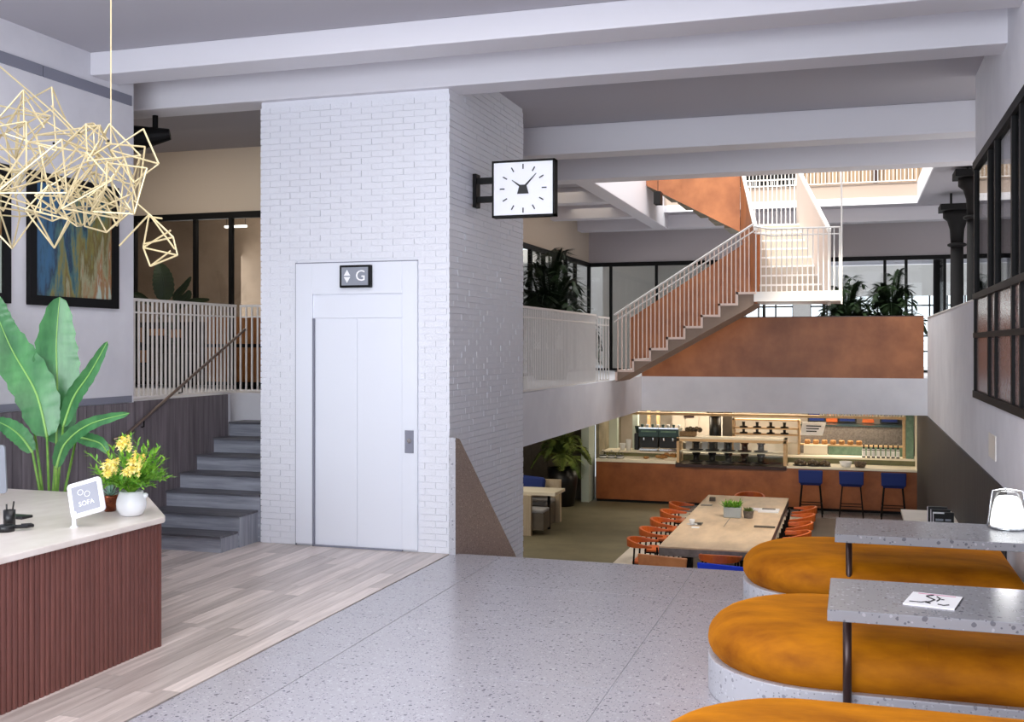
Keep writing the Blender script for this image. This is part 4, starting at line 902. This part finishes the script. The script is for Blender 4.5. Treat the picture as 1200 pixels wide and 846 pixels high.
# counter
CT = -.65
ctr = empty('bar_counter', (-2.2, 24.9, LO), 'long copper fronted bar counter with white top across the cafe', 'bar counter')
MB().box(-5.68, 24.45, LO+.06, 1.40, 25.3, CT-.03).build('counter_front', M['copperdark'], ctr)
MB().box(-5.68, 24.48, LO, 1.40, 25.25, LO+.06).build('plinth', M['black'], ctr)
MB().box(-5.69, 24.42, CT-.03, -3.84, 25.3, CT+.03).build('counter_top', M['counterwhite'], ctr)
MB().box(-3.84, 24.40, CT-.09, -1.4, 25.3, CT-.02).build('counter_top', M['brownmetal'], ctr)
MB().box(-1.4, 24.42, CT-.04, 1.40, 25.3, CT+.0).build('counter_top', M['counterwhite'], ctr)
bk = empty('back_counter', (-2.2, 25.6, LO), 'raised olive tiled back counter with cream ledge behind the bar', 'counter')
MB().box(-5.7, 25.32, LO, 1.38, 26.0, -.54).build('counter_body', M['olivetile'], bk)
MB().box(-5.7, 25.28, -.54, 1.38, 26.0, -.50).build('counter_top', M['counterwhite'], bk)
MB().box(-.55, 25.8, -.5, 1.1, 26.0, -.3).build('green_upstand', M['greentile'], bk); MB().box(-1.2, 25.78, -.3, 1.1, 26.0, -.27).build('shelf', M['creamwood'], bk)
MB().box(-1.09, 25.65, -.5, -.57, 25.78, -.28).build('white_box', M['counterwhite'], bk); MB().box(-1.47, 25.65, -.5, -1.17, 25.78, -.24).build('white_box', M['counterwhite'], bk)
# opening frame round the serving hatch
hf = empty('hatch_frame', (-2.0, 25.4, CT), 'cream and green timber frame around the kitchen hatch', 'frame')
MB().box(1.11, 25.38, -.5, 1.27, 25.5, .81).build('green_post', M['greentile'], hf); MB().box(1.29, 24.6, CT, 1.37, 25.27, .81).build('cream_post', M['counterwhite'], hf)
MB().box(-5.4, 25.4, .36, 1.11, 25.5, .42).build('head_rail', M['creamwood'], hf); MB().box(1.04, 25.42, -.5, 1.1, 25.5, .36).build('inner_post', M['creamwood'], hf)
for x in (-4.85, -4.62): MB().box(x, 26.4, -.42, x+.07, 26.5, .8).build('inner_post', M['creamwood'], hf)
hd = empty('hanging_rack', (-1.9, 25.2, .5), 'dark rack with hanging glasses above the bar', 'rack'); MB().box(-5.3, 25.05, .52, 1.25, 25.35, .56).build('rack_board', M['black'], hd)
rg = MB()
for i in range(30):
    x = -.7+i*.06; rg.lathe([(.004, 0), (.004, -.03), (.022, -.04), (.024, -.09)], (x, 25.2, .52), 8)
g_ = rg.build('hanging_glass', M['counterwhite'], hd); g_['kind'] = 'stuff'
rg = MB()
for i in range(44): rg.box(-4.6+i*.085, 25.15, .47, -4.6+i*.085+.05, 25.25, .52)
g_ = rg.build('hanging_glass', M['concrete'], hd); g_['kind'] = 'stuff'
# kitchen depth: grey mottled bench, screens, orange panels, dark column
kt = empty('kitchen_bench', (.1, 26.6, LO), 'mottled grey kitchen bench seen through the hatch', 'counter'); MB().box(-1.2, 26.3, LO, 1.1, 26.9, .12).build('bench_body', M['mottled'], kt)
MB().box(-1.25, 26.28, .12, 1.12, 26.92, .15).build('bench_top', M['steel'], kt)
for x, m_, lab in ((-1.05, 'blackplastic', 'dark screen panel high on the kitchen wall, leftmost'), (.1-.45, 'blackplastic', 'dark screen panel high on the kitchen wall, middle'), (.6, 'blackplastic', 'dark oven beside the green post on the kitchen wall')):
    k = empty('oven', (x+.2, 27.1, .2), lab, 'oven'); MB().box(x, 26.95, .16, x+.42, 27.29, .44).build('body', M[m_], k, bevel=.01); MB().box(x+.04, 26.94, .2, x+.38, 26.95, .38).build('door', M['navy'], k); MB().cyl((x+.05, 26.92, .4), (x+.37, 26.92, .4), .01).build('handle', M['chrome'], k)
for x, lab in ((-.63, 'copper extractor panel between two dark ovens'), (.2, 'copper extractor panel right of the middle oven')):
    MBx = MB().prism([(x, .17), (x+.27, .17), (x+.24, .45), (x+.03, .45)], 27.0, 27.28, 'Y').build('extractor_hood', M['orange'], origin=(x+.25, 27.1, .17)); tag(MBx, lab, 'hood')
for x, lab in ((-3.11, 'round dark column rising behind the glass display case'), ):
    cI = empty('kitchen_column', (x, 25.75, -.5), lab, 'column'); MB().cyl((x, 25.75, -.5), (x, 25.75, .44), .14, n=20).build('shaft', M['blackplastic'], cI, smooth=True); MB().cyl((x, 25.75, .38), (x, 25.75, .44), .2, n=20).build('capital', M['blackplastic'], cI)
cI = MB().box(-2.96, 25.92, -.5, -2.74, 25.99, .44).build('kitchen_post', M['brownwall'], origin=(-2.85, 25.95, -.5)); tag(cI, 'square grey green post right of the dark round column', 'post')
for x0, x1, z0, z1, m_, lab in ((-4.3, -3.3, -.3, .36, 'tile', 'pale panelled fridge front behind the coffee machines'), (-3.2, -2.85, -.3, .4, 'offwhite', 'white cupboard front left of the dark column')):
    k = empty('cupboard', ((x0+x1)/2, 26.9, z0), lab, 'cupboard'); MB().box(x0, 26.8, -.42, x1, 27.28, z1).build('body', M[m_], k); 
    for i in range(3): MB().box(x0+.02+i*(x1-x0)/3, 26.78, -.4, x0+(i+1)*(x1-x0)/3-.02, 26.8, z1-.03).build('door', M[m_], k)
sgn = tag(box('dark_sign', (-4.0, 26.76, .22, -3.75, 26.79, .3), M['brownmetal']), 'small dark sign plate on the pale kitchen panel', 'sign')

def coffee_machine(x, lab):
    r = empty('coffee_machine', (x, 25.65, -.5), lab, 'coffee machine', 'coffee machines on the bar')
    MB().box(x-.22, 25.4, -.42, x+.22, 25.95, -.17).build('body', M['blackplastic'], r, bevel=.01); MB().box(x-.24, 25.38, -.17, x+.24, 25.97, .03).build('upper_body', M['steel'], r, bevel=.015)
    MB().box(x-.23, 25.36, .03, x+.23, 25.95, .06).build('cup_tray', M['chrome'], r); MB().box(x-.18, 25.365, -.05, x+.18, 25.38, -.015).build('trim_strip', M['greentile'], r)
    for dx in (-.19, .19): MB().cyl((x+dx, 25.5, -.5), (x+dx, 25.5, -.42), .025).build('foot', M['chrome'], r)
    for dx in (-.11, .11): MB().cyl((x+dx, 25.38, -.18), (x+dx, 25.38, -.25), .03).build('group_head', M['chrome'], r); MB().cyl((x+dx, 25.36, -.24), (x+dx, 25.24, -.25), .011).build('handle', M['blackplastic'], r)
    MB().box(x-.21, 25.3, -.48, x+.21, 25.42, -.44).build('drip_tray', M['chrome'], r)
coffee_machine(-4.63, 'dark espresso machine with pale cup tray, left of the pair'); coffee_machine(-4.16, 'dark espresso machine with pale cup tray, right of the pair')
def cup(x, y, z, r, h, m, lab, grp=None, cat='cup', nm='cup'):
    o = MB().lathe([(r*.7, 0), (r, h), (r*.88, h), (r*.6, h*.15)], (x, y, z), 16).build(nm, M[m], smooth=True, origin=(x, y, z)); return tag(o, lab, cat, grp)
for i in range(8):
    cup(-4.82+i*.125, 25.6, .06, .04, .06, 'ceramic' if i % 2 else 'steel', ORD[i]+' small cup from the left standing on top of the espresso machines', 'cups on the espresso machines')
gr_ = empty('coffee_grinder', (-4.96, 25.7, -.5), 'black coffee grinder left of the espresso machines', 'grinder'); MB().box(-5.02, 25.6, -.5, -4.9, 25.85, -.1).build('body', M['blackplastic'], gr_, bevel=.02); MB().cyl((-4.96, 25.72, -.1), (-4.96, 25.72, .07), .04, .07, 16).build('hopper', M['steel'], gr_)
cup(-5.28, 25.5, -.5, .08, .16, 'ceramic', 'larger white jug on the back ledge left of the grinder', cat='jug', nm='jug'); cup(-5.12, 25.42, -.5, .07, .26, 'ceramic', 'tall white container beside the grinder', cat='container', nm='container')
# glass domes
for i in range(3):
    x = -5.58+i*.2; r = empty('cake_dome', (x, 24.7, CT+.03), ('leftmost', 'middle', 'rightmost')[i]+' of three striped glass cake domes at the left end of the bar', 'cake dome', 'cake domes on the bar')
    MB().cyl((x, 24.7, CT+.03), (x, 24.7, CT+.05), .1, n=20).build('plate', M['blackplastic'], r); MB().lathe([(.08, .02), (.082, .1), (.06, .15), (.01, .165)], (x, 24.7, CT+.03), 20).build('dome', M['glass'], r, smooth=True)
    MB().cyl((x, 24.7, CT+.08), (x, 24.7, CT+.1), .088, n=20).build('cake', M['blackplastic'], r); MB().cyl((x, 24.7, CT+.05), (x, 24.7, CT+.08), .084, n=20).build('cake_layer', M['ceramic'], r); MB().ball((x, 24.7, CT+.205), .02, 6).build('knob', M['chrome'], r)
# pastry heap
random.seed(2)
for i in range(12):
    x = -4.6+random.random()*.7; z = CT+.06+random.random()*.1
    o = MB().ball((x, 24.75, z), .055, 6, (1.2, 1, .6)).build('pastry', M['food'], smooth=True, origin=(x, 24.75, z)); tag(o, 'small pastry piled on the white counter left of the glass case', 'pastry', 'pastries on the bar')
# display case
dc = empty('display_case', (-2.1, 24.7, CT), 'long glass display case with oak frame on the bar', 'display case')
dx0, dx1, dz1 = -3.82, -1.41, -.07
MB().box(dx0, 24.46, dz1-.03, dx1, 25.0, dz1).build('case_top', M['counterwhite'], dc); MB().box(dx0, 24.44, dz1-.09, dx1, 24.47, dz1-.03).build('top_rail', M['creamwood'], dc)
for x in (dx0, dx1-.06): MB().box(x, 24.44, CT, x+.06, 25.0, dz1).build('end_panel', M['creamwood'], dc)
MB().box(dx0, 24.46, -.4, dx1, 24.95, -.385).build('shelf', M['counterwhite'], dc); MB().box(dx0+.06, 24.45, CT, dx1-.06, 24.455, dz1-.09).build('glass_front', M['glass'], dc)
for z, nz in ((-.65, 'lower'), (-.385, 'upper')):
    for i in range(5):
        x = -3.41+i*.36
        o = MB().lathe([(.15, 0), (.16, .02), (.07, .03), (.065, .15), (.09, .17), (.09, .21), (.07, .21)], (x, 24.7, z+.012), 14).build('cake_stand', M['blackplastic'], smooth=True, origin=(x, 24.7, z)); tag(o, ORD[i]+' black pedestal stand from the left on the %s shelf of the glass case' % nz, 'cake stand', 'black stands on the %s case shelf' % nz)
for i in range(4):
    x = -3.6+i*.36; o = MB().prism([(x-.07, 0), (x+.07, 0), (x+.07, .19), (x-.07, .19)], 24.86, 24.87, 'Y', Matrix.Translation((0, 0, -.385))).build('price_card', M['white_print'], origin=(x, 24.87, -.385)); tag(o, ORD[i]+' white menu card from the left on the upper shelf of the glass case', 'card', 'cards in the glass case')
bk_ = empty('bread_basket', (-3.58, 24.75, -.07), 'woven basket of dark bread on top of the glass case', 'basket'); MB().box(-3.78, 24.6, -.07, -3.42, 24.9, .05).build('basket_body', M['basket'], bk_, bevel=.02); 
for i in range(5): MB().ball((-3.62+i*.07, 24.75, .08+.02*(i % 2)), .06, 6).build('loaf', M['darkfood'], bk_, smooth=True)
# upper shelf unit behind
us = empty('shelf_unit', (-2.0, 25.5, -.42), 'open two tier kitchen shelf behind the glass case', 'shelf')
for z in (-.08, .06, .26): MB().box(-2.7, 25.6, z, -1.2, 25.9, z+.03).build('shelf_board', M['creamwood'], us)
for x in (-2.7, -1.22): MB().box(x, 25.6, -.5, x+.05, 25.9, .29).build('side', M['creamwood'], us)
for j, z in enumerate((-.05, .09)):
    for i in range(4):
        x = -2.45+i*.31; o = MB().lathe([(.1, 0), (.09, .03), (.03, .04), (.035, .12), (.05, .13)], (x, 25.72, z), 12).build('cake_stand', M['blackplastic'], smooth=True, origin=(x, 25.72, z)); tag(o, ORD[i]+' black pedestal stand from the left on the %s tier of the kitchen shelf' % ('lower', 'upper')[j], 'cake stand', 'black stands on the kitchen shelf %s tier' % ('lower', 'upper')[j])
mc = MB().prism([(0, 0), (.5, 0), (.58, .3), (.06, .3)], 0, .02, 'Y', Matrix.Translation((-1.17, 25.6, -.05))).build('menu_board', M['white_print'], origin=(-1.2, 25.6, 0)); tag(mc, 'slanted white printed box leaning at the right end of the shelf', 'board')
for i in range(3): MB().box(-1.03, 25.59, .03+i*.06, -.8+.05*i, 25.597, .055+i*.06).build('print_line', M['black_print'], mc)
for i in range(7):
    x = -1.08+i*.19; z = -.27; o = MB().box(x, 25.82, z, x+.13, 25.97, z+.1).build('bread_loaf', M['food'], bevel=.03, origin=(x, 25.9, z)); tag(o, ORD[i]+' pale loaf from the left on the kitchen ledge', 'bread', 'loaves along the kitchen ledge')
for i in range(8):
    x = .22+i*.103; r = empty('bottle', (x, 25.36, -.5), ORD[i]+' white labelled dark bottle from the left on the cream ledge', 'bottle', 'eight bottles on the ledge')
    MB().lathe([(.036, 0), (.038, .01), (.038, .17), (.016, .24), (.014, .3)], (x, 25.36, -.5), 14).build('glass_body', M['blackplastic'], r, smooth=True)
    MB().lathe([(.0395, .03), (.0395, .16), (.03, .2)], (x, 25.36, -.5), 14).build('label', M['ceramic'], r); MB().cyl((x, 25.36, -.2), (x, 25.36, -.18), .016).build('cap', M['chrome'], r)
for i, (x, w_) in enumerate(((-1.12, .16), (-.84, .16), (-.6, .13))):
    r = empty('food_platter', (x, 24.7, CT), ('leftmost', 'middle', 'rightmost')[i]+' of three dark platters of food right of the glass case', 'platter'); MB().cyl((x, 24.7, CT), (x, 24.7, CT+.015), w_, n=20).build('platter', M['blackplastic'], r)
    for j in range(7): MB().ball((x+w_*.55*math.cos(j*.9), 24.7+w_*.5*math.sin(j*.9), CT+.05+.02*(j % 3)), .05, 6).build('food_piece', M['darkfood'], r, smooth=True)
for x, m_, lab in ((-.16, 'ceramic', 'white rimmed bowl on the bar left of the dark basket'), (.14, 'basket', 'dark round basket on the bar above the middle stool')):
    cup(x, 24.7, CT, .14, .12, m_ if m_ == 'ceramic' else 'darkfood', lab, cat='bowl', nm='bowl')
# stools
def stool(x, y, lab):
    r = empty('bar_stool', (x, y, LO), lab, 'bar stool', 'blue bar stools at the copper counter'); b = LO
    MB().box(x-.21, y-.2, b+.66, x+.21, y+.2, b+.73).build('seat', M['navy'], r, bevel=.02)
    MB().prism([(x-.24, b+.70), (x+.24, b+.70), (x+.25, b+.98), (x-.25, b+.98)], y-.23, y-.18, 'Y').build('backrest', M['navy'], r, bevel=.02)
    for sx_ in (-1, 1):
        for sy_ in (-1, 1): MB().cyl((x+sx_*.24, y+sy_*.22, b), (x+sx_*.18, y+sy_*.17, b+.67), .014, n=8).build('leg', M['black'], r)
        MB().cyl((x+sx_*.22, y-.2, b+.25), (x+sx_*.22, y+.2, b+.25), .01, n=6).build('foot_rail', M['black'], r)
    for sy_ in (-1, 1): MB().cyl((x-.22, y+sy_*.2, b+.25), (x+.22, y+sy_*.2, b+.25), .01, n=6).build('foot_rail', M['black'], r)
stool(-.86, 23.75, 'blue bar stool at the copper counter, leftmost of three'); stool(-.04, 23.75, 'blue bar stool at the copper counter, middle of three'); stool(.79, 23.75, 'blue bar stool at the copper counter, rightmost of three')

# long table
TZ = LO+.75; tx0, tx1, ty0, ty1 = -2.64, -1.15, 15.25, 20.8
tt = empty('long_table', (-1.9, 18, LO), 'long pale travertine communal table on the cafe floor', 'table')
MB().box(tx0, ty0, TZ-.02, tx1, ty1, TZ).build('table_top', M['tabletop'], tt); MB().box(tx0+.003, ty0+.003, TZ-.13, tx1-.003, ty1-.003, TZ-.02).build('table_edge', M['tableside'], tt)
for y in (ty0+.5, ty1-.9):
    for x in (tx0+.25, tx1-.4): MB().box(x, y, LO, x+.15, y+.15, TZ-.13).build('leg', M['black'], tt)
MB().box(-1.95, 17.2, TZ+.0002, -1.94, 18.2, TZ+.002).build('cable_slot', M['brownmetal'], tt)
def chair(name, loc, rz, back, lab, group=None):
    r = empty(name, loc, lab, 'chair', group, rz)
    def p(mb, nm, m, **k):   # local coordinates: chair faces +X
        o = bpy.data.objects.new(nm, mb.mesh(nm, M[m], (0, 0, 0), k.get('smooth', False))); COL.objects.link(o); o.parent = r
        if k.get('bevel'): b = o.modifiers.new('bevel', 'BEVEL'); b.width = k['bevel']; b.segments = 2; b.limit_method = 'ANGLE'
        return o
    p(MB().box(-.2, -.21, .42, .22, .21, .46), 'seat', back, bevel=.015)
    arc = [(.27*math.cos(a)-.02, .27*math.sin(a)) for a in [PI/2+PI*i/14 for i in range(15)]]; arc = [(.1, .27)]+arc+[(.1, -.27)]
    vs, fs = [], []; n = len(arc)
    for i, (x, y) in enumerate(arc):
        t = math.sin(PI*i/(n-1)); lo_, hi_ = .67-.02*t, .70+.07*t; ln = math.hypot(x+.02, y) or 1; nx, ny = (x+.02)/ln*.02, y/ln*.02
        vs += [(x-nx, y-ny, lo_), (x+nx, y+ny, lo_), (x+nx*1.2, y+ny*1.2, hi_), (x-nx*.8, y-ny*.8, hi_)]
    for i in range(n-1):
        for k in range(4): fs.append((i*4+k, i*4+(k+1) % 4, (i+1)*4+(k+1) % 4, (i+1)*4+k))
    fs += [(3, 2, 1, 0), tuple(range(4*n-4, 4*n))]
    p(MB().add(vs, fs), 'backrest', back, smooth=False, bevel=.008)
    for sx_ in (-1, 1):
        for sy_ in (-1, 1): p(MB().cyl((sx_*.2, sy_*.24, 0), (sx_*.17 if sx_ > 0 else -.16, sy_*.22, .67 if sx_ < 0 else .68), .014, n=8), 'leg', 'black')
    p(MB().box(-.18, -.2, .4, .2, .2, .42), 'seat_frame', 'black')
    return r
first = chair('dining_chair', (-2.86, 15.75, LO), 0, 'orange', '')
nb = {first.name: kids(first)}
words_ = ['nearest the camera', 'second from the near end', 'third from the near end', 'fourth from the near end', 'farthest from the camera']
for side in (0, 1):
    for i in range(5):
        o = first if (side == 0 and i == 0) else copy_tree(first, nb)
        o.location = (-2.88 if side == 0 else -.92, (15.75 if side == 0 else 16.2)+i*(.95 if side == 0 else .88), LO); o.rotation_euler = (0, 0, 0 if side == 0 else PI)
        tag(o, 'orange leather chair on the %s side of the long table, %s' % (('left', 'right')[side], words_[i]), 'chair', 'orange chairs along the %s side of the long table' % ('left', 'right')[side])
chair('dining_chair', (-1.75, 15.05, LO), PI/2, 'orange', 'orange leather chair pushed under the near end of the long table')
chair('dining_chair', (-1.9, 21.1, LO), -PI/2, 'orange', 'orange leather chair at the far end of the long table')
# tan and blue lounge chairs at the near end
def lounge(x, y, w_, m, lab, ztop):
    r = empty('lounge_chair', (x, y, LO), lab, 'chair'); z = LO
    MB().prism([(x-w_/2+.05, z+.3), (x+w_/2-.05, z+.3), (x+w_/2, ztop-.03), (x-w_/2, ztop)], y-.05, y, 'Y').build('backrest', M[m], r, bevel=.01)
    MB().box(x-w_/2+.05, y, z+.35, x+w_/2-.05, y+.5, z+.43).build('seat', M[m], r, bevel=.02)
    for a in (-1, 1):
        for b in (0, .46): MB().cyl((x+a*(w_/2-.07), y+b, z), (x+a*(w_/2-.09), y+b, z+.36), .016, n=8).build('leg', M['black'], r)
lounge(-2.42, 14.3, .66, 'tan', 'tan leather chair just below the terrazzo floor edge', LO+.82)
lounge(-1.62, 14.3, .68, 'blue', 'bright blue upholstered chair below the terrazzo floor edge', LO+.75)
# things on the long table
def on(px, py): return atZ(px, py, TZ)
h = on(860, 606); hp = empty('herb_planter', (h.x, h.y, TZ), 'glass planter of green herbs in the middle of the long table', 'planter')
MB().box(h.x-.16, h.y-.1, TZ, h.x+.12, h.y+.1, TZ+.17).build('glass_box', mat('planter_glass', rgb(170, 180, 184), .2), hp, bevel=.01)
random.seed(3); mb = MB()
for k in range(240): leaflet(mb, Vector((h.x-.03+random.uniform(-.13, .13), h.y+random.uniform(-.08, .08), TZ+.15+random.random()*.04)), Vector((random.gauss(0, .6), random.gauss(0, .6), .8)), random.uniform(.08, .17), .012)
mb.build('herbs', M['herb'], hp)
h = on(877, 607); hp = empty('herb_planter', (h.x, h.y, TZ), 'small grey pot of herbs right of the glass planter', 'planter'); MB().lathe([(.07, 0), (.09, .12), (.08, .12), (.07, .1)], (h.x, h.y, TZ), 16).build('pot', M['mottled'], hp); mb = MB()
for k in range(90): leaflet(mb, Vector((h.x+random.uniform(-.06, .06), h.y+random.uniform(-.06, .06), TZ+.11)), Vector((random.gauss(0, .6), random.gauss(0, .6), .7)), .09, .011)
mb.build('herbs', M['leafdark'], hp)
h = on(811, 615); r = empty('coffee_cup', (h.x, h.y, TZ), 'white coffee cup on a saucer near the left edge of the long table', 'cup'); MB().lathe([(.05, 0), (.09, .012), (.085, .015), (.02, .006)], (h.x, h.y, TZ), 20).build('saucer', M['ceramic'], r, smooth=True); MB().lathe([(.03, .012), (.05, .09), (.045, .09), (.03, .02)], (h.x, h.y, TZ), 20).build('cup_body', M['ceramic'], r, smooth=True)
def flat(nm, px, py, w_, d_, h_, m, lab, cat, parts=None):
    q = on(px, py); o = MB().box(q.x-w_/2, q.y-d_/2, TZ, q.x+w_/2, q.y+d_/2, TZ+h_).build(nm, M[m], origin=(q.x, q.y, TZ)); tag(o, lab, cat); return o
flat('notebook', 817, 614, .16, .22, .012, 'blackplastic', 'black notebook beside the coffee cup on the long table', 'notebook')
flat('napkin', 815, 618, .12, .12, .003, 'white_print', 'white paper napkin below the notebook on the long table', 'napkin')
flat('salt_box', 835, 587, .1, .1, .07, 'brownwall', 'small grey box near the far left corner of the long table', 'box')
flat('newspaper', 828, 592, .2, .16, .006, 'mottled', 'grey folded paper near the far left corner of the long table', 'newspaper')
flat('magazine', 901, 599, .34, .4, .02, 'white_print', 'open white magazine right of the herbs on the long table', 'magazine')
flat('magazine_stack', 901, 598, .22, .1, .03, 'mottled', 'dark printed magazine on the white one on the long table', 'magazine')
flat('menu_card', 884, 597, .16, .3, .01, 'paper', 'pale menu card between herbs and magazine on the long table', 'menu')
flat('sunglasses_case', 896, 618, .32, .09, .02, 'brownwall', 'flat brown case at the right of the long table', 'case')
# left booth seating
bo = empty('booth_bench', (-5.6, 20.2, LO), 'oak sided booth bench nearest, cut by the brick shaft', 'bench')
q = atZ(622, 628, LO); X_ = q.x
MB().box(X_-2.2, q.y, LO, X_+.0, q.y+.09, LO+.76).build('side_panel', M['couchwood'], bo); MB().box(X_-2.2, q.y+.09, LO+.1, X_+.22, q.y+.55, LO+.42).build('seat', M['brownwall'], bo); MB().box(X_-2.2, q.y+.09, LO+.42, X_+.22, q.y+.55, LO+.48).build('seat_cushion', M['greycushion'], bo, bevel=.02)
q2 = atZ(640, 618, LO); bo2 = empty('booth_bench', (q2.x-.4, q2.y, LO), 'oak booth bench with grey seat behind the white table', 'bench')
MB().box(q2.x-2.4, q2.y, LO, q2.x, q2.y+.7, LO+.42).build('seat', M['brownwall'], bo2, bevel=.02); MB().box(q2.x-2.4, q2.y-.02, LO+.42, q2.x+.01, q2.y+.7, LO+.5).build('seat_cushion', M['greycushion'], bo2, bevel=.03)
MB().box(q2.x-2.4, q2.y+.7, LO, q2.x+.1, q2.y+.8, LO+.86).build('side_panel', M['couchwood'], bo2)
tb2 = empty('booth_table', (X_-.3, q.y+.9, LO), 'white topped booth table with one dark leg', 'table'); q3 = atZ(644, 577, LO+.75)
MB().box(X_-2.2, q.y+.5, LO+.70, X_+.34, q.y+1.25, LO+.76).build('table_top', M['counterwhite'], tb2); MB().cyl((X_+.12, q.y+.85, LO), (X_+.12, q.y+.85, LO+.7), .03).build('leg', M['black'], tb2)
pc = MB().prism(rrect(.28, .16, .07), -.07, .07, 'Y').build('cushion', M['navy'], bevel=.05, origin=(0, 0, 0)); pc.location = (q2.x-.45, q2.y+.52, LO+.78); pc.rotation_euler = (-.25, .08, 0); tag(pc, 'dark blue cushion on the booth bench', 'cushion')
# ledge and books right
lg = empty('service_cabinet', (.9, 13.6, LO), 'dark service cabinet with cream stone top against the charcoal wall', 'cabinet')
MB().box(.6, 12.6, LO, XR-.015, 14.7, -.14).build('cabinet_body', M['black'], lg); MB().box(.58, 12.58, -.14, XR-.015, 14.72, -.1).build('cabinet_top', M['stonefloor'], lg)
for i, (dx, dy, h_, tw, c_) in enumerate(((0, .14, .29, .2, 'farthest back'), (.03, .07, .27, .2, 'middle'), (.05, 0, .25, .21, 'front'))):
    x = .8+dx; y = 12.85+dy; b = empty('book', (x, y, -.1), 'black hardback standing on the stone cabinet top, %s of three' % c_, 'book', 'black books on the cabinet')
    MB().box(x, y, -.099, x+tw, y+.05, -.1+h_).build('cover', M['blackplastic'], b); MB().box(x-.006, y+.004, -.095, x, y+.046, -.1+h_-.004).build('pages', M['paper'], b)
    if i == 2:
        for z, a_, e_, h2 in ((.06, .015, .19, .016), (.235, .0, .11, .016), (.11, .02, .08, .022), (.11, .1, .17, .022), (.155, .02, .1, .024), (.155, .12, .18, .024)): MB().box(x+a_, y-.002, -.1+z, x+e_, y, -.1+z+h2).build('print_band', M['white_print'] if h2 < .02 else M['signgrey'], b)
# tube light over the alcove glazing, lit strip in the back room
t1 = empty('tube_light', (-8.6, 13.78, 3.8)); MB().box(-8.75, 13.75, 3.72, -8.4, 13.8, 3.75).build('tube', M['tube_light'], t1)
for x in (-8.73, -8.42): MB().cyl((x, 13.78, 3.75), (x, 13.78, CE), .004, n=6).build('suspension_cord', M['black'], t1)
t1 = tag(t1, 'lit white tube lamp inside the meeting room glazing', 'lamp')

# furniture behind the meeting room glazing
mk = empty('media_cabinet', (-9.8, 13.9, MZ), 'dark low cabinet with pale graphic patches behind the white railing', 'cabinet'); MB().box(-11.0, 13.75, MZ, -9.12, 14.1, 2.35).build('body', M['black'], mk)
for k, (x, z, w_, h_) in enumerate(((-10.25, 2.05, .1, .22), (-10.05, 2.15, .28, .1), (-9.65, 2.12, .18, .12), (-10.2, 1.75, .16, .18), (-9.6, 1.6, .05, .2), (-9.4, 1.62, .05, .24))): MB().box(x, 13.735, z, x+w_, 13.75, z+h_).build('graphic_patch', M['tan'], mk)
mt = empty('timber_screen', (-8.0, 13.9, MZ), 'tan timber screen behind the railing beside the lift shaft', 'screen')
for i in range(14): MB().box(-9.1+i*.2, 13.8, MZ, -8.904+i*.2, 13.86, 2.42).build('board', M['tan'], mt)
